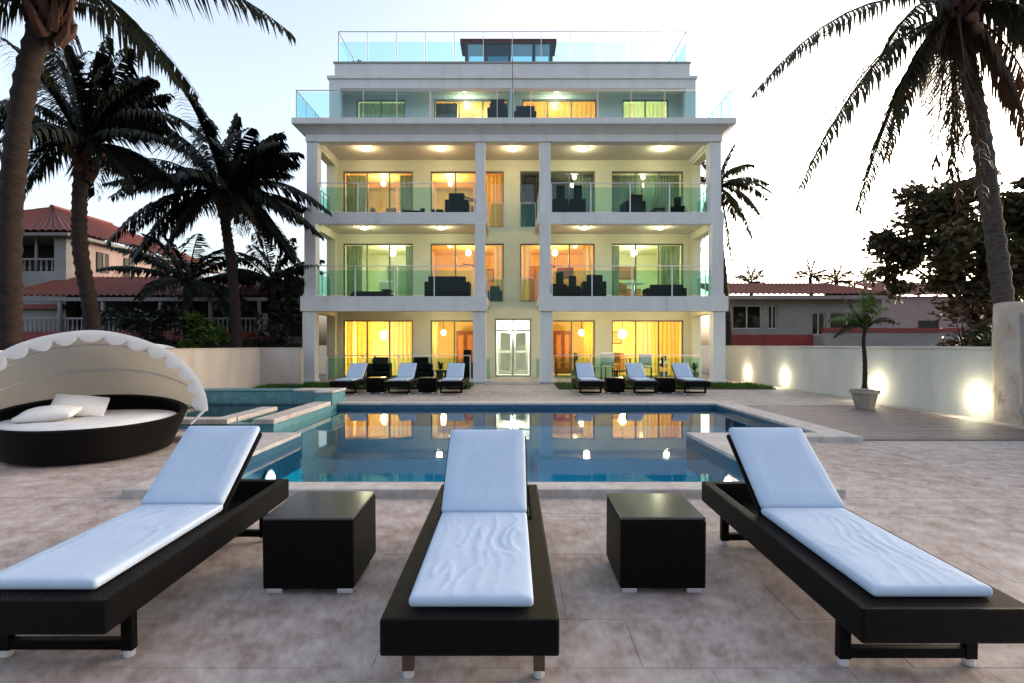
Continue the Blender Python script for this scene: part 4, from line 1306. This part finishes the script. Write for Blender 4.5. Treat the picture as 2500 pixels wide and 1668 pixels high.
def around(c, n, L, rs, e0=-.4, e1=1.2, a0=0, a1=6.283):
    """tips spread round a crown: high ones stand, low ones hang"""
    out = []
    for k in range(n):
        a = a0 + (a1 - a0) * (k + rs.uniform(-.3, .3)) / n
        e = rs.uniform(e0, e1)
        l = L * rs.uniform(.8, 1.05)
        tip = Vector(c) + Vector((math.cos(a) * math.cos(e) * l, math.sin(a) * math.cos(e) * l, math.sin(e) * l - .12 * l))
        out.append((tip, .22 * l if e > 0 else .38 * l))
    return out

rs = random.Random(3)
# tall palm at the left edge, its crown mostly above the picture
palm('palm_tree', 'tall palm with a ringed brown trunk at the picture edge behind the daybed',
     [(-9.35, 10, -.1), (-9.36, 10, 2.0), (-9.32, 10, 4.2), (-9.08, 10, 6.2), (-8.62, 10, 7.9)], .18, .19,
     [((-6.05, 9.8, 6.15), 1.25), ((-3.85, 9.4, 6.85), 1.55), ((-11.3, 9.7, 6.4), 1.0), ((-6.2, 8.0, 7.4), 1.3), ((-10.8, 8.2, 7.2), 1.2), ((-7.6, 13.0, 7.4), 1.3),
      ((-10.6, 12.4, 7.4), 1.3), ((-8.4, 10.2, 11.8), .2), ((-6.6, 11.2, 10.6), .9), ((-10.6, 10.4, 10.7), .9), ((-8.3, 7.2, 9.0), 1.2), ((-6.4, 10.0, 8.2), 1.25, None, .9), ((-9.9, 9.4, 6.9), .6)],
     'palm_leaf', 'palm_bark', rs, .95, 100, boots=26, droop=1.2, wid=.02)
# second palm
c2 = (-11.17, 14, 6.6)
palm('palm_tree', 'dark palm standing over the red roofed house behind the garden wall',
     [(-10.85, 14, -.1), (-10.95, 14, 2.0), (-11.25, 14, 3.8), (-11.28, 14, 5.2), c2], .19, .16,
     [((-11.75, 14, 9.3), .3), ((-10.6, 14.1, 9.5), .3), ((-9.9, 13.9, 9.1), .5), ((-9.6, 14.2, 8.5), .6), ((-7.85, 13.8, 6.7), 1.6), ((-12.75, 13.9, 5.3), 1.2),
      ((-13.2, 13.8, 7.6), .9), ((-12.6, 14.2, 8.5), .6), ((-12.0, 14.1, 9.0), .4), ((-9.7, 13.6, 5.2), 1.2), ((-13.6, 14.0, 6.3), 1.3), ((-9.3, 14.3, 7.2), .9)] + around(c2, 18, 2.9, rs, -.4, 1.2),
     'palm_leaf_dark', 'palm_bark', rs, .9, 84, boots=10, nuts=5, wid=.036)
# third palm
c3 = (-9.7, 18, 6.5)
palm('palm_tree', 'dark spreading palm beside the apartment building',
     [(-9.2, 18, -.1), (-9.25, 18, 2.0), (-9.4, 18, 4.0), (-9.6, 18, 5.4), c3], .17, .15,
     [((-9.2, 18, 9.1), .3), ((-7.9, 17.9, 8.2), .8), ((-7.3, 18.1, 7.6), .9), ((-13.4, 17.7, 7.2), 1.5), ((-13.3, 17.8, 6.3), 1.3), ((-12.8, 18, 5.2), 1.2), ((-7.2, 17.6, 5.5), 1.2),
      ((-8.2, 17.5, 4.6), 1.2), ((-10.3, 18, 9.0), .4), ((-11.6, 17.9, 8.6), .8), ((-11.3, 17.5, 4.5), 1.2), ((-12.4, 17.6, 4.2), 1.4), ((-7.5, 18.4, 4.4), 1.5)] + around(c3, 26, 3.5, rs, -.9, 1.1),
     'palm_leaf_dark', 'palm_bark', rs, 1.1, 84, boots=8, wid=.042)
c3b = (-11.6, 19.2, 3.6)
palm('palm_tree', 'low dark bushy palm in front of the red tiled porch', [(-11.5, 19.2, -.1), (-11.6, 19.2, 1.8), c3b], .16, .14,
     around(c3b, 24, 2.7, rs, -.5, 1.2), 'palm_leaf_dark', 'palm_bark', rs, .85, 44, wid=.042, rings=10)
c3c = (-9.0, 20.2, 3.9)
palm('palm_tree', 'low dark bushy palm squeezed against the apartment building', [(-9.0, 20.2, -.1), (-9.05, 20.2, 2), c3c], .16, .14,
     around(c3c, 20, 2.1, rs, -.5, 1.2), 'palm_leaf_dark', 'palm_bark', rs, .8, 40, wid=.042, rings=10)
# bushy young palms and shrubs filling the gap under the third palm
def shrub(name, label, c, rx, rz, n, mat, rs, size=.12, stems=5, cat='shrub', group=None):
    t = thing(name, label, cat, (c[0], c[1], 0), group)
    for k in range(stems):
        a = rs.uniform(0, 6.28)
        MB().tube([(c[0] + .1 * math.cos(a), c[1] + .1 * math.sin(a), -.1), (c[0] + rx * .5 * math.cos(a), c[1] + rx * .4 * math.sin(a), c[2] + rz * rs.uniform(-.2, .5))], [.035, .012], 5).build('stem', 'palm_bark', t)
    f = MB()
    clumps = [(Vector((c[0] + rs.gauss(0, .45) * rx, c[1] + rs.gauss(0, .4) * rx, c[2] + rs.uniform(-.9, .9) * rz)), rs.uniform(.18, .42) * rx) for _ in range(max(8, n // 60))]
    for k in range(n):
        cc, r_ = rs.choice(clumps)
        p = cc + Vector((rs.gauss(0, 1), rs.gauss(0, 1), rs.gauss(0, .8))) * r_ * .55
        if p.z < .05: continue
        d = Vector((rs.uniform(-1, 1), rs.uniform(-1, 1), rs.uniform(-.7, .5))).normalized() * size * rs.uniform(.7, 1.4)
        s = d.cross(Vector((rs.uniform(-1, 1), rs.uniform(-1, 1), rs.uniform(-1, 1)))).normalized() * size * .33
        f.add([p - d, p + s, p + d, p - s], [(0, 1, 2, 3)])
    f.build('foliage', mat, t)
    return t
shrub('shrub', 'dense dark shrub behind the garden wall next to the apartment building', (-9.0, 20.6, 2.0), 1.3, 1.6, 1500, 'palm_leaf_dark', rs, .16)
shrub('shrub', 'bright green leafy shrub behind the garden wall under the dark palms', (-10.6, 18.2, 1.6), .8, .9, 700, 'bush_leaf', rs, .14)
shrub('shrub', 'dark shrub in front of the red porch behind the garden wall', (-12.3, 18.6, 1.7), 1.3, 1.1, 1100, 'palm_leaf_dark', rs, .15)
# right palm
cr = (9.1, 11, 8.2)
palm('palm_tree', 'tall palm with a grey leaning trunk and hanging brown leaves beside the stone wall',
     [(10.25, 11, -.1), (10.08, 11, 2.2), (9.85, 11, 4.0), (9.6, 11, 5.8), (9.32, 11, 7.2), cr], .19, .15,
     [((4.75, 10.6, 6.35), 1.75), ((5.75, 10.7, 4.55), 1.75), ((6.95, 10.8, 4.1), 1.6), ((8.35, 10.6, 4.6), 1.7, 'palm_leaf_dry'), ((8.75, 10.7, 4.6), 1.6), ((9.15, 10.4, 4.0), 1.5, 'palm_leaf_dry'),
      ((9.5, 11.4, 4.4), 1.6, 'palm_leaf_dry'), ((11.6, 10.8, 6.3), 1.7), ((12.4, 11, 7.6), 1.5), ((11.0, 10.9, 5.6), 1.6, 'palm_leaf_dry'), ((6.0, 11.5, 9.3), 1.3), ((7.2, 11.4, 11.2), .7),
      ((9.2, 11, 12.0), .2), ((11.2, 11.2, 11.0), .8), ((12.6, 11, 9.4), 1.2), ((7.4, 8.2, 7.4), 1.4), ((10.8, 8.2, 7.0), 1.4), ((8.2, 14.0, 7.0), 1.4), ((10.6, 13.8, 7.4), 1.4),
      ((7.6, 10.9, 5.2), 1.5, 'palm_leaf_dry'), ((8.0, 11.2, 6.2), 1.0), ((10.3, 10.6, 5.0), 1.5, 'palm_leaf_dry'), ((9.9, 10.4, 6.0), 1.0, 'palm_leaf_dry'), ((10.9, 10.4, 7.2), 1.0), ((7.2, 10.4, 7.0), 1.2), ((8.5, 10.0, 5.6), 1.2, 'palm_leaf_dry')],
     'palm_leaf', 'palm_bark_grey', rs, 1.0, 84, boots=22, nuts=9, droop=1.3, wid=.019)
# palm beside the building on the right
cb = (9.3, 24.5, 8.6)
palm('palm_tree', 'palm half hidden behind the outer balcony columns on the lit wall side',
     [(9.9, 24.5, -.1), (9.8, 24.5, 3), (9.5, 24.5, 6), cb], .18, .14,
     [((11.7, 24.4, 8.7), .9), ((11.0, 24.4, 9.6), .7), ((11.3, 24.3, 7.2), 1.1), ((10.9, 24.4, 6.3), 1.1), ((10.2, 24.6, 10.6), .4), ((9.9, 24.2, 5.2), 1.2), ((8.4, 24.0, 5.6), 1.2), ((7.6, 24.4, 8.6), .9)] + around(cb, 9, 2.6, rs, -.5, .9),
     'palm_leaf', 'palm_bark', rs, .7, 40, boots=6, wid=.036)
# small far palms over the roof on the right
for i, (x, z, L, ref) in enumerate(((20.0, 7.2, 1.6, 'first from the building'), (25.0, 7.7, 2.0, 'second from the building'), (27.2, 7.2, 1.8, 'third from the building'), (29.6, 7.3, 1.9, 'fourth from the building'))):
    cc = (x, 45, z - .6)
    palm('distant_palm', 'small distant palm above the red roof, ' + ref, [(x, 45, 0), (x + .2, 45, 3), cc], .2, .14,
         [((x - .4, 45, z + L * .7), .2), ((x + .5, 45, z + L * .6), .2)] + around(cc, 11, L, rs, -.3, 1.0), 'palm_leaf_dry', 'palm_bark', rs, .6, 16, wid=.07, group='distant palms', rings=8)

# broad leaved tree on the right
def broad_tree(label, base, c, rx, ry, rz, n, mat, rs, leaf_s=.13):
    t = thing('broadleaf_tree', label, 'tree', base)
    b = Vector(base); c = Vector(c)
    MB().tube([b, b + (c - b) * .3 + Vector((.1, 0, 0)), b + (c - b) * .55], [.26, .2, .16], 9).build('trunk', 'palm_bark', t, smooth=True)
    clumps = []
    fork = b + (c - b) * .5
    for k in range(13):
        a = k * 2.4; e = rs.uniform(-.35, 1.2)
        d = Vector((math.cos(a) * math.cos(e) * rx, math.sin(a) * math.cos(e) * ry, math.sin(e) * rz)) * rs.uniform(.6, .9)
        end = c + d
        mid = (fork + end) / 2 + Vector((rs.uniform(-.3, .3), rs.uniform(-.3, .3), rs.uniform(0, .4)))
        MB().tube([fork, mid, end], [.10, .06, .02], 6).build('limb', 'palm_bark', t, smooth=True)
        clumps += [(end, rs.uniform(.35, .6)), (mid, rs.uniform(.3, .5))]
        for _ in range(5):
            q = end + Vector((rs.gauss(0, .55), rs.gauss(0, .5), rs.gauss(0, .42)))
            clumps.append((q, rs.uniform(.22, .45)))
    f = MB()
    for k in range(n):
        cc, r_ = rs.choice(clumps)
        p = cc + Vector((rs.gauss(0, 1), rs.gauss(0, 1), rs.gauss(0, .8))) * r_ * .62
        d = Vector((rs.uniform(-1, 1), rs.uniform(-1, 1), rs.uniform(-.8, .4))).normalized() * leaf_s * rs.uniform(.7, 1.3)
        s = d.cross(Vector((rs.uniform(-1, 1), rs.uniform(-1, 1), rs.uniform(-1, 1)))).normalized() * leaf_s * .6
        f.add([p - d, p + s * .9 - d * .2, p + d, p - s * .9 - d * .2], [(0, 1, 2, 3)])
    f.build('crown', mat, t)
    return t
broad_tree('dark rounded broad leaved tree behind the lit garden wall', (14.6, 17, -.1), (15.0, 17, 4.1), 3.3, 2.2, 2.3, 15000, 'tree_leaf', rs)
shrub('shrub', 'dark bush behind the end of the lit garden wall', (13.6, 15.6, 1.9), 1.2, .9, 900, 'palm_leaf_dry', rs, .14)
shrub('shrub', 'low green bush on top of the lit garden wall line near the stone wall', (11.6, 13.2, 1.35), .8, .4, 500, 'palm_leaf', rs, .12)

# potted palm by the wall
pp = thing('potted_palm', 'young green palm in a stone pot beside the lit garden wall', 'potted palm', (7.72, 11.75, 0))
MB().lathe([(.17, 0), (.25, .34), (.29, .35), (.29, .42), (.25, .42), (.24, .39)], (7.72, 11.75, 0), 22).build('pot', 'pot_clay', pp)
MB().lathe([(.235, .36), (.235, .385), (.1, .40)], (7.72, 11.75, 0), 18).build('soil', 'soil', pp)
pts = [(7.72, 11.75, .45), (7.73, 11.75, 1.0), (7.70, 11.75, 1.5), (7.74, 11.75, 1.75)]
trunk_mesh(pts, .05, .035, 14, rs, 8).build('trunk', 'palm_bark', pp, smooth=True)
for tip, lift in (((6.85, 11.6, 1.55), .45), ((7.1, 11.5, 2.25), .25), ((7.62, 11.7, 2.75), .1), ((7.9, 11.8, 2.75), .1), ((8.35, 11.8, 2.3), .3), ((8.5, 11.6, 1.9), .4), ((7.0, 12.1, 2.0), .4),
                  ((6.8, 11.8, 1.95), .4), ((7.4, 11.2, 2.1), .4), ((8.1, 12.2, 2.3), .3), ((7.25, 11.9, 2.6), .15), ((7.78, 11.6, 2.6), .15)):
    tip = Vector(pts[-1]).lerp(Vector(tip), .85)
    frond(pp, pts[-1], tip, lift * .85, 'bush_leaf' if rs.random() < .4 else 'palm_leaf', rs, .30, 26, .6, .018)

# ================================================================== NEIGHBOURING HOUSES
def tile_face(mb, a, b, c, d, rows):
    """a tiled roof slope a-b (eave) to d-c (top) as rolls of barrel tiles"""
    a, b, c, d = map(Vector, (a, b, c, d))
    n_ = (b - a).cross(d - a).normalized()
    if n_.z < 0: n_ = -n_
    def fn(u, v):
        p = (a + (b - a) * u) * (1 - v) + (d + (c - d) * u) * v
        s = math.sin(u * rows * math.pi)
        return p + n_ * (.07 * abs(s) - .02 * ((v * 12) % 1))
    mb.grid(fn, rows * 6, 24)
    return mb
H = thing('neighbour_house', 'two storey house with red tiled roof and white arcaded balcony behind the palms', 'house', (-22.3, 26, 0))
MB().cells([-26, -25.4, -19.2, -18.7], [0, 4.5, 5.9, 6.1], lambda x, z: not (-25.4 < x < -19.2 and 4.5 < z < 5.9), 22.5, 22.8, 'xzy').build('front_wall', 'house_white', H)
MB().box(-18.99, -18.71, 22.805, 32, 0, 6.1).build('side_wall', 'house_pink', H)
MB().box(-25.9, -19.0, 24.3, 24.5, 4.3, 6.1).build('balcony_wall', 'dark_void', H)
MB().box(-25.9, -19.0, 22.81, 24.29, 4.3, 4.49).build('balcony_floor', 'house_white', H)
for k in range(8):
    x = -25.2 + k * .86
    MB().tube([(x, 22.62, 4.5), (x, 22.62, 5.9)], [.07, .055], 8).build('balcony_column', 'house_white', H, smooth=True)
MB().box(-25.38, -19.22, 22.56, 22.68, 4.98, 5.05).build('balcony_rail', 'house_white', H)
for k in range(26):
    x = -25.25 + k * .235
    MB().lathe([(.03, 4.505), (.05, 4.62), (.025, 4.78), (.03, 4.978)], (x, 22.62, 0), 6).build('baluster', 'house_white', H)
for y in (24.5, 26.2, 28.2, 30):
    wv_ = MB().box(-18.70, -18.66, y - .35, y + .35, 4.7, 5.6).build('window', 'dark_void', H)
    MB().box(-18.655, -18.63, y - .03, y + .03, 4.7, 5.6).build('mullion', 'house_white', wv_)
for k in range(7):
    MB().box(-18.70, -18.67, 23.0 + k * .5, 23.3 + k * .5, 4.1, 4.32).build('vent', 'dark_void', H)
ea = 6.08
rf = tile_face(MB(), (-26.6, 22.0, ea), (-18.2, 22.0, ea), (-22.4, 26.2, 8.1), (-22.4, 26.2, 8.1), 28).build('roof', 'roof_tile', H, smooth=True)
tile_face(MB(), (-18.2, 22.0, ea), (-18.2, 34.0, ea), (-22.4, 30, 8.1), (-22.4, 26.2, 8.1), 40).build('roof', 'roof_tile', H, smooth=True)
tile_face(MB(), (-26.6, 34.0, ea), (-26.6, 22.0, ea), (-22.4, 26.2, 8.1), (-22.4, 30, 8.1), 40).build('roof', 'roof_tile', H, smooth=True)
MB().tube([(-22.4, 26.1, 8.12), (-22.4, 30, 8.12)], .12, 8).build('ridge', 'roof_tile', rf)
MB().box(-26.5, -18.3, 22.1, 34, ea - .16, ea - .03).build('eaves', 'house_white', H)
MB().box(-26, -18.75, 22.3, 22.49, 2.9, 3.1).build('band', 'red_paint', H)

Q = thing('tiled_porch', 'low red tiled porch with white posts and balustrade behind the garden wall', 'porch', (-14, 21.5, 0))
tile_face(MB(), (-19.2, 19.8, 3.2), (-9.0, 19.8, 3.2), (-10.2, 23.2, 4.3), (-19.2, 23.2, 4.3), 44).build('roof', 'roof_tile', Q, smooth=True)
MB().box(-19.2, -9.1, 19.85, 20.0, 3.03, 3.17).build('eave_beam', 'house_white', Q)
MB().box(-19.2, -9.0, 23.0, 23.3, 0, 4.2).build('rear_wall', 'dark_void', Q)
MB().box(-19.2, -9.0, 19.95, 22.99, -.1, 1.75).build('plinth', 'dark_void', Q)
MB().box(-19.2, -9.0, 19.88, 19.945, 1.6, 1.90).build('red_band', 'red_paint', Q)
for x in (-18.4, -16.8, -15.2, -13.05, -11.2, -9.4):
    MB().tube([(x, 19.95, 1.752), (x, 19.95, 3.028)], .075, 8).build('post', 'house_white', Q, smooth=True)
MB().box(-19.1, -9.1, 19.99, 20.08, 2.36, 2.43).build('rail', 'house_white', Q)
for k in range(58):
    x = -18.95 + k * .17
    MB().lathe([(.025, 1.752), (.045, 1.95), (.02, 2.2), (.03, 2.358)], (x, 20.035, 0), 6).build('baluster', 'house_white', Q)
MB().prism([(-9.3, 2.6), (-8.55, 2.95), (-8.55, 3.35), (-9.3, 3.35)][:3], 20.4, 20.6, 1).build('gable_end', 'house_white', Q)
MB().box(-9.35, -9.1, 20.1, 20.35, -.1, 2.6).build('corner_pillar', 'house_white', Q)

# white garden tent roof glowing over the wall
G = thing('garden_tent', 'small white garden tent top lit from inside behind the garden wall', 'tent', (-9.8, 14.2, 0))
MB().grid(lambda u, v: (-10.4 + 1.15 * u, 13.9 + .9 * v, 1.36 + .16 * math.sin(u * P_) * (1 - .3 * v) - .04), 14, 6).build('roof', 'valance_cloth', G, smooth=True)
for x in (-10.36, -9.3):
    for y in (13.95, 14.75):
        MB().tube([(x, y, -.1), (x, y, 1.31)], .02, 6).build('pole', 'rail_paint', G)
MB().lathe([(.02, -.06), (.06, 0), (.02, .06)], (-9.85, 14.3, 1.0), 10).build('lantern', 'lamp_white', G, smooth=True)
lamp_light('lantern_glow', (-9.85, 14.3, 1.15), (1, .95, .6), 20, G, .06)

# house on the right
K = thing('low_house', 'low white house with a flat red tiled roof and dark windows beyond the lit wall', 'house', (14, 28, 0))
wh = [(11.1, 12.6, 2.2, 3.4), (12.9, 13.35, 2.2, 3.4), (15.1, 15.8, 1.9, 3.05), (16.0, 17.8, 2.2, 3.05)]
wx = sorted({10.3, 18.6} | {v for q in wh for v in q[:2]}); wz = sorted({0, 3.85} | {v for q in wh for v in q[2:]})
MB().cells(wx, wz, lambda x, z: not any(a < x < b and c < z < d for a, b, c, d in wh), 27, 27.25, 'xzy').build('wall', 'house_white', K)
MB().box(10.4, 18.5, 27.9, 28.1, 0, 3.8).build('inner_wall', 'dark_void', K)
MB().box(18.35, 18.6, 27.26, 33, 0, 3.85).build('side_wall', 'house_white', K)
for a, b, c, d in wh:
    f_ = MB().cells([a + .003, a + .06, (a + b) / 2 - .025, (a + b) / 2 + .025, b - .06, b - .003], [c + .003, c + .06, d - .06, d - .003],
               lambda x, z: not ((a + .06 < x < (a + b) / 2 - .025 or (a + b) / 2 + .025 < x < b - .06) and c + .06 < z < d - .06), 27.08, 27.14, 'xzy').build('window', 'frame_grey', K)
    MB().box(a + .01, b - .01, 27.145, 27.15, c + .01, d - .01).build('pane', 'window_glass', f_)
tile_face(MB(), (9.9, 26.3, 3.88), (19.2, 26.3, 3.88), (17.2, 29.5, 4.75), (9.9, 29.5, 4.75), 34).build('roof', 'roof_tile', K, smooth=True)
tile_face(MB(), (19.2, 26.3, 3.88), (19.2, 33, 3.88), (17.2, 29.6, 4.75), (17.2, 29.5, 4.75), 22).build('roof', 'roof_tile', K, smooth=True)
MB().box(9.9, 19.15, 26.36, 26.5, 3.66, 3.84).build('fascia', 'house_white', K)
MB().box(10.3, 14.6, 26.0, 26.2, -.1, 1.9).build('planter_wall', 'red_paint', K)
MB().box(14.8, 21.5, 25.4, 25.6, -.1, 2.0).build('yard_wall', 'house_white', K)
MB().box(14.75, 21.55, 25.35, 25.65, 2.003, 2.2).build('yard_wall_top', 'red_paint', K)
# pink building far right
N = thing('pink_house', 'plain pink house seen through the broad leaved tree', 'house', (26, 34, 0))
MB().box(23.5, 34, 33, 40, 0, 4.4).build('wall', 'house_pink', N)
tile_face(MB(), (23.1, 32.6, 4.42), (34.4, 32.6, 4.42), (34.4, 36.5, 5.6), (23.1, 36.5, 5.6), 34).build('roof', 'roof_tile', N, smooth=True)
for x in (25.0, 28.0, 31.0):
    MB().box(x, x + 1.2, 32.94, 32.99, 1.6, 2.9).build('window', 'dark_void', N)
